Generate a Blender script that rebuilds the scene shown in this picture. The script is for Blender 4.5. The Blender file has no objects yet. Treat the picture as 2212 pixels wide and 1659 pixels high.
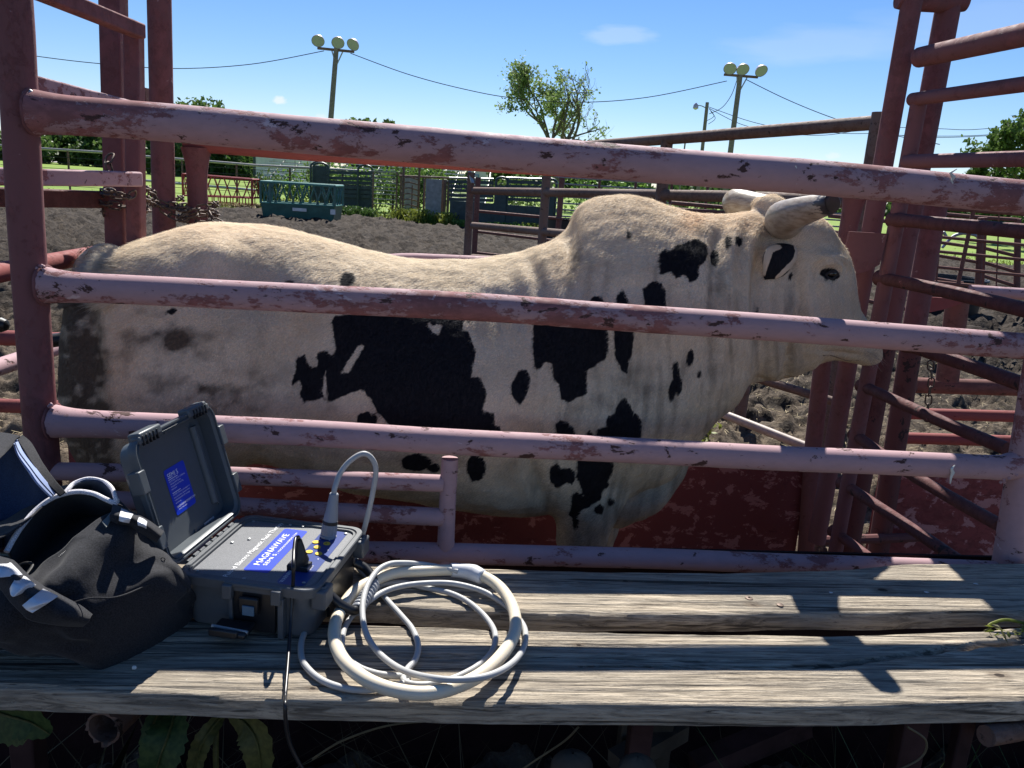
import bpy, bmesh, math, random
import numpy as np
from mathutils import Vector, Matrix
from mathutils.bvhtree import BVHTree
random.seed(7); RNG = np.random.default_rng(11)
PI = math.pi
scene = bpy.context.scene
COL = scene.collection
# ---------------------------------------------------------------- camera, sky, sun, exposure
F = 1750.0; TH = math.atan(435/1750); PH = math.atan(.066)
CF = np.array([0, math.cos(TH), -math.sin(TH)])
_r0 = np.array([1., 0, 0]); _u0 = np.array([0, math.sin(TH), math.cos(TH)])
CR = _r0*math.cos(PH)+_u0*math.sin(PH); CU = _u0*math.cos(PH)-_r0*math.sin(PH)
CP = np.array([0, 0, 1.6])
cam = bpy.data.cameras.new('camera'); camo = bpy.data.objects.new('camera', cam); COL.objects.link(camo)
m = Matrix.Identity(4)
for i in range(3):
    m[i][0] = CR[i]; m[i][1] = CU[i]; m[i][2] = -CF[i]; m[i][3] = CP[i]
camo.matrix_world = m
cam.sensor_width = 36; cam.lens = 36*F/2212; cam.clip_start = .05; cam.clip_end = 6000
scene.camera = camo
SUN_EL, SUN_AZ = math.radians(48), math.radians(3)      # azimuth from +Y towards +X
world = bpy.data.worlds.new('World'); scene.world = world; world.use_nodes = True
wn = world.node_tree; wn.nodes.clear()
sky = wn.nodes.new('ShaderNodeTexSky'); sky.sky_type = 'NISHITA'; sky.sun_disc = False
sky.sun_elevation = SUN_EL; sky.sun_rotation = SUN_AZ; sky.air_density = 1.0; sky.dust_density = 0.0; sky.ozone_density = 5.0; sky.altitude = 600
bg = wn.nodes.new('ShaderNodeBackground'); bg.inputs['Strength'].default_value = .058
wo = wn.nodes.new('ShaderNodeOutputWorld')
def wnode(t, **k):
    n = wn.nodes.new(t)
    for a, b in k.items(): setattr(n, a, b)
    return n
tc = wnode('ShaderNodeTexCoord')
skyhs = wnode('ShaderNodeHueSaturation'); skyhs.inputs['Saturation'].default_value = 1.16; skyhs.inputs['Value'].default_value = 1.0
wn.links.new(sky.outputs[0], skyhs.inputs['Color'])
tint = wnode('ShaderNodeMixRGB', blend_type='MULTIPLY'); tint.inputs[0].default_value = 1; tint.inputs[2].default_value = (1.05, .98, 1.06, 1); wn.links.new(skyhs.outputs[0], tint.inputs[1]); cloud_in = tint.outputs[0]
wn.links.new(bg.outputs[0], wo.inputs['Surface'])
sun = bpy.data.lights.new('sun', 'SUN'); sun.energy = 5.0; sun.angle = math.radians(.53); sun.color = (1, .965, .90)
suno = bpy.data.objects.new('sun', sun); COL.objects.link(suno)
sd = Vector((math.sin(SUN_AZ)*math.cos(SUN_EL), math.cos(SUN_AZ)*math.cos(SUN_EL), math.sin(SUN_EL)))
suno.rotation_euler = sd.to_track_quat('Z', 'Y').to_euler()
scene.view_settings.view_transform = 'Standard'; scene.view_settings.look = 'None'
scene.view_settings.gamma = 1; scene.view_settings.use_curve_mapping = False
scene.view_settings.exposure = 0.98
scene.render.engine = 'CYCLES'

def ray(U, V): return CF + CR*((U-1106)/F) + CU*((829.5-V)/F)
def onz(U, V, z): d = ray(U, V); return CP + d*((z-CP[2])/d[2])
def onp(U, V, y0, k=.1): d = ray(U, V); return CP + d*(y0/(d[1]-k*d[0]))
def at(U, V, y): return onp(U, V, y, 0)
def proj(P):
    q = np.asarray(P)-CP; D = q@CF
    return np.stack([1106+F*(q@CR)/D, 829.5-F*(q@CU)/D], -1)
# small clouds and faint cirrus, fixed to the sky
def add_cloud(prev, U, V, ang, sharp, thr, strength, stretch=(1, 1, 1)):
    d = ray(U, V); d = d/np.linalg.norm(d)
    vs = wnode('ShaderNodeVectorMath', operation='SUBTRACT'); wn.links.new(tc.outputs['Generated'], vs.inputs[0]); vs.inputs[1].default_value = d
    vm = wnode('ShaderNodeVectorMath', operation='MULTIPLY'); wn.links.new(vs.outputs[0], vm.inputs[0]); vm.inputs[1].default_value = stretch
    ln = wnode('ShaderNodeVectorMath', operation='LENGTH'); wn.links.new(vm.outputs[0], ln.inputs[0])
    mr = wnode('ShaderNodeMapRange'); wn.links.new(ln.outputs['Value'], mr.inputs[0]); mr.inputs[1].default_value = 0; mr.inputs[2].default_value = ang; mr.inputs[3].default_value = 1; mr.inputs[4].default_value = 0
    nz = wnode('ShaderNodeTexNoise'); nz.inputs['Scale'].default_value = sharp; nz.inputs['Detail'].default_value = 5
    wn.links.new(vm.outputs[0], nz.inputs['Vector'])
    ad = wnode('ShaderNodeMath', operation='ADD'); wn.links.new(nz.outputs[0], ad.inputs[0]); wn.links.new(mr.outputs[0], ad.inputs[1])
    m2 = wnode('ShaderNodeMapRange'); m2.inputs[1].default_value = thr; m2.inputs[2].default_value = thr+.35; m2.inputs[3].default_value = 0; m2.inputs[4].default_value = strength
    wn.links.new(ad.outputs[0], m2.inputs[0])
    g = wnode('ShaderNodeMath', operation='GREATER_THAN'); wn.links.new(mr.outputs[0], g.inputs[0]); g.inputs[1].default_value = .001
    mu = wnode('ShaderNodeMath', operation='MULTIPLY'); wn.links.new(m2.outputs[0], mu.inputs[0]); wn.links.new(g.outputs[0], mu.inputs[1])
    mx = wnode('ShaderNodeMixRGB'); wn.links.new(mu.outputs[0], mx.inputs[0]); wn.links.new(prev, mx.inputs[1]); mx.inputs[2].default_value = (8.0, 8.6, 9.4, 1)
    return mx.outputs[0]
cl = cloud_in
cl = add_cloud(cl, 604, 216, .012, 120, .75, .75, (1, 1, 1.8))
cl = add_cloud(cl, 693, 257, .014, 110, .8, .5, (1, 1, 1.5))
cl = add_cloud(cl, 1800, 336, .012, 120, .8, .45, (1, 1, 2))
cl = add_cloud(cl, 1340, 75, .06, 22, .75, .22, (1, 1, 4))
cl = add_cloud(cl, 1780, 95, .16, 9, .85, .16, (1, 1, 5))
cl = add_cloud(cl, 2150, 30, .2, 7, .95, .14, (1, 1, 4))
wn.links.new(cl, bg.inputs['Color'])

# ---------------------------------------------------------------- helpers
def tag(o, label=None, cat=None, group=None, kind=None):
    if label: o['label'] = label
    if cat: o['category'] = cat
    if group: o['group'] = group
    if kind: o['kind'] = kind
    return o
def thing(name, loc, label, cat, group=None):
    o = bpy.data.objects.new(name, None); COL.objects.link(o); o.location = [float(v) for v in loc]; o.empty_display_size = .1
    return tag(o, label, cat, group)
def W(o):                                                    # world origin of a (non-rotated) chain of parents
    v = np.zeros(3)
    while o is not None: v = v+np.array(o.location); o = o.parent
    return v
def nrm(v): v = np.asarray(v, float); return v/max(np.linalg.norm(v), 1e-9)
def catmull(P, sub=6, closed=False):
    P = np.asarray(P, float); n = len(P); out = []
    for i in range(n if closed else n-1):
        if closed: a, b, c, d = P[(i-1) % n], P[i], P[(i+1) % n], P[(i+2) % n]
        else: a, b, c, d = P[max(i-1, 0)], P[i], P[i+1], P[min(i+2, n-1)]
        for j in range(sub):
            t = j/sub
            out.append(.5*((2*b)+(-a+c)*t+(2*a-5*b+4*c-d)*t*t+(-a+3*b-3*c+d)*t**3))
    if not closed: out.append(P[-1])
    return np.array(out)
class MB:
    def __init__(s): s.v = []; s.f = []; s.n = 0
    def add(s, V, Fs):
        s.v.append(np.asarray(V, float).reshape(-1, 3)); s.f += [tuple(i+s.n for i in f) for f in Fs]; s.n += len(s.v[-1]); return s
    def tube(s, P, r, n=14, cap=True, closed=False, flat=None):
        P = np.asarray(P, float); m_ = len(P); r = np.broadcast_to(np.asarray(r, float), (m_,))
        T = np.gradient(P, axis=0) if not closed else np.roll(P, -1, 0)-np.roll(P, 1, 0)
        T /= np.maximum(np.linalg.norm(T, axis=1, keepdims=True), 1e-9)
        up = np.array([0, 0, 1.]) if abs(T[0][2]) < .9 else np.array([0, 1., 0])
        x = nrm(np.cross(T[0], up)); V = []
        a = np.arange(n)*2*PI/n
        for i in range(m_):
            x = nrm(x-T[i]*(x@T[i])); y = np.cross(T[i], x)
            V.append(P[i]+r[i]*(np.cos(a)[:, None]*x+np.sin(a)[:, None]*y*(1 if flat is None else flat)))
        Fs = []
        for i in range(m_ if closed else m_-1):
            j = (i+1) % m_
            for k in range(n): l = (k+1) % n; Fs.append((i*n+k, i*n+l, j*n+l, j*n+k))
        if cap and not closed: Fs.append(tuple(range(n-1, -1, -1))); Fs.append(tuple((m_-1)*n+k for k in range(n)))
        return s.add(np.concatenate(V), Fs)
    def box(s, c, size, X=(1, 0, 0), Y=(0, 1, 0), Z=(0, 0, 1)):
        c = np.asarray(c, float); X, Y, Z = [np.asarray(q, float)*h/2 for q, h in zip((X, Y, Z), size)]
        V = [c+sx*X+sy*Y+sz*Z for sz in (-1, 1) for sy in (-1, 1) for sx in (-1, 1)]
        return s.add(V, [(0, 2, 3, 1), (4, 5, 7, 6), (0, 1, 5, 4), (2, 6, 7, 3), (0, 4, 6, 2), (1, 3, 7, 5)])
    def beam(s, a, b, w, h, up=(0, 0, 1)):
        a = np.asarray(a, float); b = np.asarray(b, float); X = nrm(b-a)
        if abs(X@np.asarray(up)) > .95: up = (0, 1, 0)
        Y = nrm(np.cross(up, X)); Z = np.cross(X, Y)
        return s.box((a+b)/2, (np.linalg.norm(b-a), w, h), X, Y, Z)
    def grid(s, G, closed_u=False):
        G = np.asarray(G, float); a, b = G.shape[:2]; Fs = []
        for i in range(a-1):
            for j in range(b-1): Fs.append((i*b+j, (i+1)*b+j, (i+1)*b+j+1, i*b+j+1))
            if closed_u: Fs.append((i*b+b-1, (i+1)*b+b-1, (i+1)*b, i*b))
        return s.add(G.reshape(-1, 3), Fs)
    def mesh(s, name, mat=None, smooth=True, org=(0, 0, 0)):
        V = np.concatenate(s.v)-np.asarray(org); me = bpy.data.meshes.new(name)
        me.from_pydata(V.tolist(), [], s.f)
        if smooth: me.polygons.foreach_set('use_smooth', [True]*len(me.polygons))
        if mat: me.materials.append(mat)
        me.update(); return me
    def build(s, name, mat, parent=None, smooth=True, bevel=0, org=None, sharp=35):
        loc = org if org is not None else (0, 0, 0)
        base = W(parent) if parent is not None else np.zeros(3)
        me = s.mesh(name, mat, smooth, base+np.asarray(loc) if parent is not None else np.asarray(loc))
        if smooth and sharp:
            try: me.set_sharp_from_angle(angle=math.radians(sharp))
            except Exception: pass
        o = bpy.data.objects.new(name, me); COL.objects.link(o); o.location = [float(v) for v in loc]
        if parent is not None: o.parent = parent
        if bevel:
            b = o.modifiers.new('b', 'BEVEL'); b.width = bevel; b.segments = 2; b.limit_method = 'ANGLE'
        return o
def fast_mesh(name, V, Fc, mat, parent=None, smooth=False, nv=3):
    base = W(parent) if parent is not None else np.zeros(3)
    me = bpy.data.meshes.new(name); V = np.asarray(V, np.float32)-base.astype(np.float32); Fc = np.asarray(Fc, np.int32)
    me.vertices.add(len(V)); me.vertices.foreach_set('co', V.ravel())
    me.loops.add(Fc.size); me.loops.foreach_set('vertex_index', Fc.ravel())
    me.polygons.add(len(Fc)); me.polygons.foreach_set('loop_start', np.arange(len(Fc), dtype=np.int32)*nv)
    try: me.polygons.foreach_set('loop_total', np.full(len(Fc), nv, np.int32))
    except Exception: pass
    if smooth: me.polygons.foreach_set('use_smooth', np.ones(len(Fc), bool))
    if mat: me.materials.append(mat)
    me.update(calc_edges=True)
    o = bpy.data.objects.new(name, me); COL.objects.link(o)
    if parent is not None: o.parent = parent
    return o
# value noise
def _h(i, j, k, seed):
    n = (i*374761393+j*668265263+k*2147483647+seed*974634777) & 0xffffffff
    n = ((n ^ (n >> 13))*1274126177) & 0xffffffff
    return ((n ^ (n >> 16)) & 0xffff)/65535.0
def vnoise(P, seed=0):
    P = np.asarray(P, float); I = np.floor(P).astype(np.int64); f = P-I; f = f*f*(3-2*f); r = 0
    for a in (0, 1):
        for b in (0, 1):
            for c in (0, 1):
                w = (f[..., 0] if a else 1-f[..., 0])*(f[..., 1] if b else 1-f[..., 1])*(f[..., 2] if c else 1-f[..., 2])
                r = r+w*_h(I[..., 0]+a, I[..., 1]+b, I[..., 2]+c, seed)
    return r
def fbm(P, oct=4, seed=0, gain=.5):
    P = np.asarray(P, float); r = 0; a = 1; t = 0
    for o in range(oct): r = r+a*vnoise(P*2**o, seed+o); t += a; a *= gain
    return r/t
# ---------------------------------------------------------------- materials
class M:
    def __init__(s, name, rough=.7, spec=.3, metal=0):
        s.m = bpy.data.materials.new(name); s.m.use_nodes = True; s.t = s.m.node_tree; s.b = s.t.nodes['Principled BSDF']
        s.b.inputs['Roughness'].default_value = rough; s.b.inputs['Specular IOR Level'].default_value = spec; s.b.inputs['Metallic'].default_value = metal
        s.g = s.t.nodes.new('ShaderNodeNewGeometry')
    def n(s, t, **k):
        x = s.t.nodes.new(t)
        for a, b in k.items(): setattr(x, a, b)
        return x
    def L(s, a, b): s.t.links.new(a, b)
    def noise(s, scale, detail=4, rough=.5, stretch=(1, 1, 1), dist=0, off=(0, 0, 0), obj=False):
        mp = s.n('ShaderNodeMapping'); mp.inputs['Scale'].default_value = stretch; mp.inputs['Location'].default_value = off
        s.L(s.g.outputs['Position'], mp.inputs[0])
        z = s.n('ShaderNodeTexNoise'); z.inputs['Scale'].default_value = scale; z.inputs['Detail'].default_value = detail; z.inputs['Roughness'].default_value = rough; z.inputs['Distortion'].default_value = dist
        s.L(mp.outputs[0], z.inputs['Vector']); return z.outputs[0]
    def ramp(s, x, a, b, lo=0, hi=1):
        r = s.n('ShaderNodeMapRange'); r.inputs[1].default_value = a; r.inputs[2].default_value = b; r.inputs[3].default_value = lo; r.inputs[4].default_value = hi
        s.L(x, r.inputs[0]); return r.outputs[0]
    def mix(s, f, a, b, mode='MIX'):
        x = s.n('ShaderNodeMixRGB', blend_type=mode)
        for i, v in ((0, f), (1, a), (2, b)):
            if hasattr(v, 'node'): s.L(v, x.inputs[i])
            elif i == 0: x.inputs[0].default_value = v
            else: x.inputs[i].default_value = (*v, 1) if len(v) == 3 else v
        return x.outputs[0]
    def math(s, op, a, b=None):
        x = s.n('ShaderNodeMath', operation=op)
        for i, v in enumerate((a, b)):
            if v is None: continue
            if hasattr(v, 'node'): s.L(v, x.inputs[i])
            else: x.inputs[i].default_value = v
        return x.outputs[0]
    def attr(s, name): a = s.n('ShaderNodeAttribute', attribute_name=name); return a.outputs['Fac']
    def col(s, c):
        if hasattr(c, 'node'): s.L(c, s.b.inputs['Base Color'])
        else: s.b.inputs['Base Color'].default_value = (*c, 1)
        return s
    def rough(s, c): s.L(c, s.b.inputs['Roughness']); return s
    def bump(s, h, dist=.002, strength=1):
        b = s.n('ShaderNodeBump'); b.inputs['Distance'].default_value = dist; b.inputs['Strength'].default_value = strength
        s.L(h, b.inputs['Height']); s.L(b.outputs[0], s.b.inputs['Normal']); return s
def paint(name, base, worn, chip, a=.5, c=.6, stretch=(.6, 1, 1.2), off=0, rough=.72, pale=(.5, .38, .38), pc=.72, spec=.22):
    q = M(name, rough, spec); o = (off, off*1.7, off*.3)
    n1 = q.noise(15, 12, .78, stretch, 0, o); n2 = q.noise(22, 7, .7, stretch, .3, o); n3 = q.noise(1.3, 3, .5, (1, 1, 1), 0, o); n4 = q.noise(45, 5, .7, stretch, 0, o); n5 = q.noise(11, 8, .7, stretch, .4, (off+9, 3, 1))
    s = q.math('ADD', n1, q.ramp(n3, .3, .7, -.13, .13))
    f1 = q.ramp(s, a-.012, a+.012)
    c1 = q.mix(q.ramp(n3, .35, .65), base, tuple(x*.8 for x in base))
    c1 = q.mix(q.ramp(n4, .3, .7, 0, .35), c1, tuple(min(1, x*1.35) for x in base))
    wv = q.mix(q.ramp(n2, .42, .58, 0, .6), worn, tuple(x*1.7 for x in worn)); cc = q.mix(f1, c1, wv)
    cc = q.mix(q.ramp(n5, pc-.012, pc+.012), cc, pale)
    cc = q.mix(q.ramp(n2, c, c+.02), cc, chip)
    q.col(cc); h = q.math('SUBTRACT', q.math('MULTIPLY', n4, .35), q.math('ADD', q.ramp(n2, c-.01, c+.03, 0, .6), q.math('MULTIPLY', f1, .35)))
    q.bump(h, .0012, .9); q.rough(q.ramp(n4, .3, .7, rough-.1, rough+.2)); return q.m
P_near = paint('faded_red_paint', (.38, .245, .26), (.19, .082, .082), (.07, .035, .032), .555, .605, off=0, pale=(.52, .40, .42), pc=.66)
P_post = paint('post_red_paint', (.17, .072, .074), (.135, .052, .053), (.36, .22, .22), .53, .67, off=3, stretch=(1, 1, .8), pale=(.45, .32, .35), pc=.70)
P_dark = paint('dark_red_paint', (.115, .045, .043), (.085, .032, .031), (.035, .022, .022), .5, .6, off=6, stretch=(1, 1, .7), pale=(.34, .13, .13), pc=.69)
P_red = paint('bright_red_paint', (.23, .065, .06), (.16, .045, .042), (.16, .03, .03), .55, .66, off=9, pale=(.45, .24, .22), pc=.7)
P_sheet = paint('red_sheet_paint', (.15, .037, .038), (.105, .026, .028), (.10, .025, .026), .56, .66, off=12, stretch=(1, 1, 1.5), pale=(.32, .13, .125), pc=.56)
P_sheetL = paint('weathered_red_sheet_paint', (.24, .06, .057), (.16, .04, .038), (.07, .02, .02), .5, .68, off=14, stretch=(.8, .8, 1.2), pale=(.42, .20, .19), pc=.57)
P_rust = paint('rusty_brown_pipe', (.16, .105, .085), (.11, .065, .05), (.045, .03, .025), .5, .62, off=20, pale=(.24, .18, .15), pc=.66, rough=.7)
P_rustred = paint('rusty_red_pipe', (.17, .075, .06), (.12, .05, .042), (.05, .03, .026), .5, .62, off=22, pale=(.28, .17, .15), pc=.66, rough=.7)
S_rust, S_rustred = P_rust, P_rustred
def simple(name, col, rough=.6, spec=.3, metal=0, var=.25, scale=20, bump=0, bd=.001):
    q = M(name, rough, spec, metal); n = q.noise(scale, 5, .6)
    q.col(q.mix(q.ramp(n, .3, .7), tuple(c*(1-var) for c in col), tuple(min(1, c*(1+var)) for c in col)))
    if bump: q.bump(n, bd, bump)
    return q.m
S_chain = simple('rusty_chain', (.10, .07, .055), .6, .4, .5, .5, 90, .5)
S_galv = simple('galvanised_steel', (.33, .34, .34), .45, .5, .6, .15, 30)
S_grey = simple('grey_pipe', (.28, .27, .26), .5, .4, .2, .3, 18)
S_dgreen = simple('dark_green_paint', (.028, .05, .05), .5, .4, 0, .3, 6)
S_green = simple('green_paint', (.04, .12, .10), .4, .45, 0, .25, 5)
S_greenl = simple('pale_green_paint', (.07, .22, .18), .4, .45, 0, .25, 9)
S_alu = simple('aluminium_plank', (.5, .51, .53), .45, .5, .4, .2, 6)
S_board = simple('weathered_plywood', (.26, .26, .25), .8, .2, 0, .25, 7, .3)
S_pole = simple('weathered_pole_wood', (.20, .175, .155), .85, .2, 0, .3, 12)
S_wire = simple('wire', (.04, .04, .045), .6, .3)
S_white = simple('white_siding', (.62, .62, .60), .6, .3, 0, .06, 3)
S_black = simple('black_rubber', (.012, .012, .014), .45, .45, 0, .2, 30)
S_lampm = simple('lamp_shell', (.58, .50, .57), .4, .5, .3, .15, 4)
S_glass = M('lamp_glass', .15, .6).col((.30, .32, .40)).m
S_bark = simple('tree_bark', (.13, .11, .09), .9, .1, 0, .4, 8)
def leafm(name, a, b, tr=.35):
    q = M(name, .55, .25); n = q.noise(3.0, 3); n2 = q.noise(90, 1)
    c = q.mix(q.ramp(n, .35, .65), a, b); c = q.mix(q.ramp(n2, .35, .65, 0, .5), c, tuple(x*1.7 for x in b))
    q.col(c); t = q.n('ShaderNodeBsdfTranslucent'); q.L(c, t.inputs[0])
    ms = q.n('ShaderNodeMixShader'); ms.inputs[0].default_value = tr; q.L(q.b.outputs[0], ms.inputs[1]); q.L(t.outputs[0], ms.inputs[2])
    q.L(ms.outputs[0], q.t.nodes['Material Output'].inputs['Surface']); return q.m
L_tree = leafm('tree_leaves', (.045, .085, .022), (.09, .14, .035))
L_dark = leafm('hedge_leaves', (.03, .065, .018), (.06, .11, .025))
L_bush = leafm('bush_leaves', (.07, .14, .03), (.13, .22, .04))
L_weed = leafm('weed_leaves', (.09, .13, .025), (.19, .21, .035))
L_dock = leafm('dock_leaf', (.022, .05, .016), (.045, .07, .02), .2)
L_yel = leafm('yellowed_leaf', (.055, .065, .02), (.09, .085, .025), .2)
L_pale = leafm('pale_tree_leaves', (.09, .15, .045), (.17, .23, .07), .45)
S_straw = simple('dry_straw', (.42, .34, .20), .8, .2, 0, .3, 30)
# ground
q = M('churned_dirt', .95, .12)
n1 = q.noise(.35, 3); n2 = q.noise(14, 8, .7); n3 = q.noise(60, 5, .7)
sy = q.n('ShaderNodeSeparateXYZ'); q.L(q.g.outputs['Position'], sy.inputs[0])
near = q.ramp(sy.outputs['Y'], 4.5, 9, 1, 0)
c = q.mix(q.ramp(n2, .35, .65), (.026, .020, .017), (.056, .045, .037))
cn = q.mix(q.ramp(n2, .35, .65), (.085, .064, .046), (.20, .155, .11))
nm = q.noise(3.2, 5, .6); nd = q.noise(7, 3, .5, (1, 1, 1), .3); c = q.mix(near, c, cn); c = q.mix(q.math('MULTIPLY', q.ramp(nm, .46, .62, 0, .6), q.math('ADD', near, .25)), c, (.15, .12, .09)); c = q.mix(q.ramp(nd, .40, .50, .85, 0), c, (.018, .014, .012))  # near-black noise patches paint clod shadow into the dirt colour
c = q.mix(q.ramp(n1, .4, .7, 0, .35), c, (.085, .07, .056))
c = q.mix(q.math('MULTIPLY', q.ramp(n3, .55, .75, 0, .6), q.math('ADD', near, .35)), c, (.27, .23, .17))
q.col(c); q.bump(n2, .05, 1); S_dirt = q.m
q = M('mown_lawn', .9, .1)
n1 = q.noise(.12, 4); n2 = q.noise(1.5, 5, .6); n3 = q.noise(.9, 3, .5, (.12, 1, 1))
c = q.mix(q.ramp(n2, .3, .7), (.12, .185, .035), (.205, .285, .06)); c = q.mix(q.ramp(n1, .45, .65, 0, .5), c, (.24, .30, .06)); c = q.mix(q.ramp(n3, .5, .65, 0, .35), c, (.10, .19, .025))
q.col(c); S_lawn = q.m
S_gravel = simple('pale_gravel', (.42, .39, .35), .95, .1, 0, .2, 2)
# wood
q = M('weathered_plank', .85, .18)
q.vr = q.n('ShaderNodeVectorRotate', rotation_type='Z_AXIS'); q.vr.inputs['Angle'].default_value = -.1; q.L(q.g.outputs['Position'], q.vr.inputs['Vector'])
def wnz(sc, det, rg_, st=(1, 1, 1), dist=0, off=(0, 0, 0)):
    mp = q.n('ShaderNodeMapping'); mp.inputs['Scale'].default_value = st; mp.inputs['Location'].default_value = off; q.L(q.vr.outputs[0], mp.inputs[0]); z = q.n('ShaderNodeTexNoise'); z.inputs['Scale'].default_value = sc; z.inputs['Detail'].default_value = det; z.inputs['Roughness'].default_value = rg_; z.inputs['Distortion'].default_value = dist; q.L(mp.outputs[0], z.inputs['Vector']); return z.outputs[0]
g1 = wnz(1, 7, .7, (4.5, 95, 60), 1.3); g2 = wnz(1, 4, .55, (1.0, 26, 26), 1.6); g3 = wnz(4, 3, .5); g4 = wnz(1, 6, .75, (13, 250, 200), .5); g5 = wnz(130, 4, .7)
c = q.mix(q.ramp(g1, .40, .58), (.075, .060, .045), (.52, .44, .335)); c = q.mix(q.ramp(g2, .35, .65, .0, .5), c, (.58, .49, .375)); c = q.mix(q.ramp(g3, .35, .7, 0, .45), c, (.20, .185, .16))
c = q.mix(q.ramp(g4, .34, .44, .85, 0), c, (.04, .035, .03)); gk = wnz(1, 3, .5, (.8, 48, 40), .8, (3, 5, 1)); c = q.mix(q.ramp(gk, .36, .41, .85, 0), c, (.05, .042, .035)); c = q.mix(q.ramp(g5, .66, .72, 0, .5), c, (.5, .5, .45))
for kx, ky, kr in ((.585, 1.685, .014), (-.32, 1.27, .010), (.93, 1.80, .016), (.17, 1.47, .009), (1.02, 1.46, .013), (.30, 1.76, .010)):
    sb = q.n('ShaderNodeVectorMath', operation='SUBTRACT'); q.L(q.g.outputs['Position'], sb.inputs[0]); sb.inputs[1].default_value = (kx, ky, .7); ml = q.n('ShaderNodeVectorMath', operation='MULTIPLY'); q.L(sb.outputs[0], ml.inputs[0]); ml.inputs[1].default_value = (1, 2.0, 0); ln = q.n('ShaderNodeVectorMath', operation='LENGTH'); q.L(ml.outputs[0], ln.inputs[0]); dk = q.math('ADD', ln.outputs['Value'], q.math('MULTIPLY', q.math('SUBTRACT', g3, .5), .02)); c = q.mix(q.ramp(dk, kr*1.1, kr*2.4, .6, 0), c, (.16, .12, .085)); c = q.mix(q.ramp(dk, kr*.55, kr*.8, .9, 0), c, (.035, .025, .02))
q.col(c); q.bump(q.math('ADD', g1, q.math('MULTIPLY', g4, .6)), .006, 1); S_wood = q.m
# cloth
def clothm(name, col, fuzz=.12, wsc=900):
    q = M(name, .85, .15); n = q.noise(wsc, 2); n2 = q.noise(25, 4)
    q.col(q.mix(q.ramp(n, .35, .65), tuple(c*.6 for c in col), tuple(c*1.7+.004 for c in col)))
    q.bump(q.math('ADD', q.math('MULTIPLY', n, .15), n2), .003, .5)
    try: q.b.inputs['Sheen Weight'].default_value = fuzz; q.b.inputs['Sheen Roughness'].default_value = .6
    except Exception: pass
    return q.m
C_black = clothm('black_polyester', (.013, .013, .016), .08, 420); C_blue = clothm('navy_lining', (.015, .03, .07), .1)
C_pipe = clothm('white_piping', (.55, .53, .55), .1); C_refl = simple('reflective_tape', (.62, .62, .64), .35, .5, .2, .06, 40)
K_grey = simple('grey_moulded_plastic', (.095, .102, .11), .42, .4, 0, .06, 60, .15, .0003)
K_lid = simple('grey_lid_plastic', (.078, .09, .10), .4, .4, 0, .05, 60, .15, .0003)
K_panel = M('speckled_grey_panel', .4, .35); _n = K_panel.noise(900, 2, .6); K_panel.col(K_panel.mix(K_panel.ramp(_n, .4, .6), (.11, .115, .125), (.20, .205, .215))); K_panel = K_panel.m
K_blue = M('blue_label', .35, .4).col((.006, .04, .50)).m
K_navy = M('control_strip_print', .3, .45).col((.02, .045, .20)).m
K_yel = M('yellow_button', .35, .4).col((.75, .48, .04)).m
K_ink = M('white_print', .5, .3).col((.8, .8, .8)).m
K_inkb = M('black_print', .5, .3).col((.01, .01, .01)).m
K_seal = M('black_plastic', .35, .45).col((.012, .013, .016)).m
K_hose = M('cream_silicone_hose', .38, .4).col((.66, .585, .45)); K_hose.b.inputs['Subsurface Weight'].default_value = .15; K_hose.b.inputs['Subsurface Radius'].default_value = (.02, .012, .008); K_hose = K_hose.m
K_cable = simple('pale_grey_cable', (.40, .40, .39), .45, .35, 0, .10, 14)
K_sleeve = M('translucent_sleeve', .35, .45).col((.55, .56, .58)).m
K_rubber = M('grey_ribbed_plastic', .4, .4).col((.28, .29, .31)).m
# ================================================================ SETTING
def dirt_edge(x): return 30.5+1.2*np.sin(x*.55)+.8*np.sin(x*1.3+2)+np.where(x > 4, -np.minimum((x-4)*.35, 3.5), 0)+np.where(x < -12, -(-12-x)*.4, 0)
def height(P):
    x, y = P[:, 0], P[:, 1]; q3 = np.stack([x, y, 0*x], -1)
    wq = q3+(fbm(q3*3, 2, 77)-.5)[:, None]*np.array([.35, .35, 0])
    h = np.abs(2*vnoise(wq*5.5, 3)-1)*.11+np.abs(2*vnoise(wq*12+5, 5)-1)*.055+np.abs(2*vnoise(q3*27+9, 6)-1)*.022+np.where(y > 5, np.abs(2*vnoise(wq*2.3, 9)-1)*.14, 0)+(fbm(q3*2.2, 3, 8)-.5)*.10-.08
    big = fbm(q3*5.5+20, 3, 12); h += np.clip(big-.56, 0, 1)*.28
    h += np.where((y > 3), (fbm(q3*.5, 2, 30)-.5)*.12, 0)
    return h-.03
ys = [-1.0]
while ys[-1] < 36: ys.append(ys[-1]+max(.028, .0062*abs(ys[-1])))
ys = np.array(ys); nu = 620
us = np.linspace(-.82, .86, nu); X = us[None, :]*(ys[:, None]+2.5)*1.0; Y = np.repeat(ys[:, None], nu, 1)
P = np.stack([X.ravel(), Y.ravel(), 0*X.ravel()], -1); Z = height(P)
fade = np.clip((dirt_edge(P[:, 0])-P[:, 1])/.8, -1, 1); Z = np.where(fade > 0, Z*np.clip(fade, 0, 1), -.12*np.minimum(1, -fade)); P[:, 2] = Z
idx = np.arange(len(ys)*nu).reshape(len(ys), nu)
Fq = np.stack([idx[:-1, :-1].ravel(), idx[:-1, 1:].ravel(), idx[1:, 1:].ravel(), idx[1:, :-1].ravel()], -1)
g = fast_mesh('dirt_ground', P, Fq, S_dirt, nv=4, smooth=True); tag(g, kind='structure')
b = MB(); b.add([(-4000, -60, -.16), (4000, -60, -.16), (4000, 27, -.16), (-4000, 27, -.16)], [(0, 1, 2, 3)])
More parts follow.
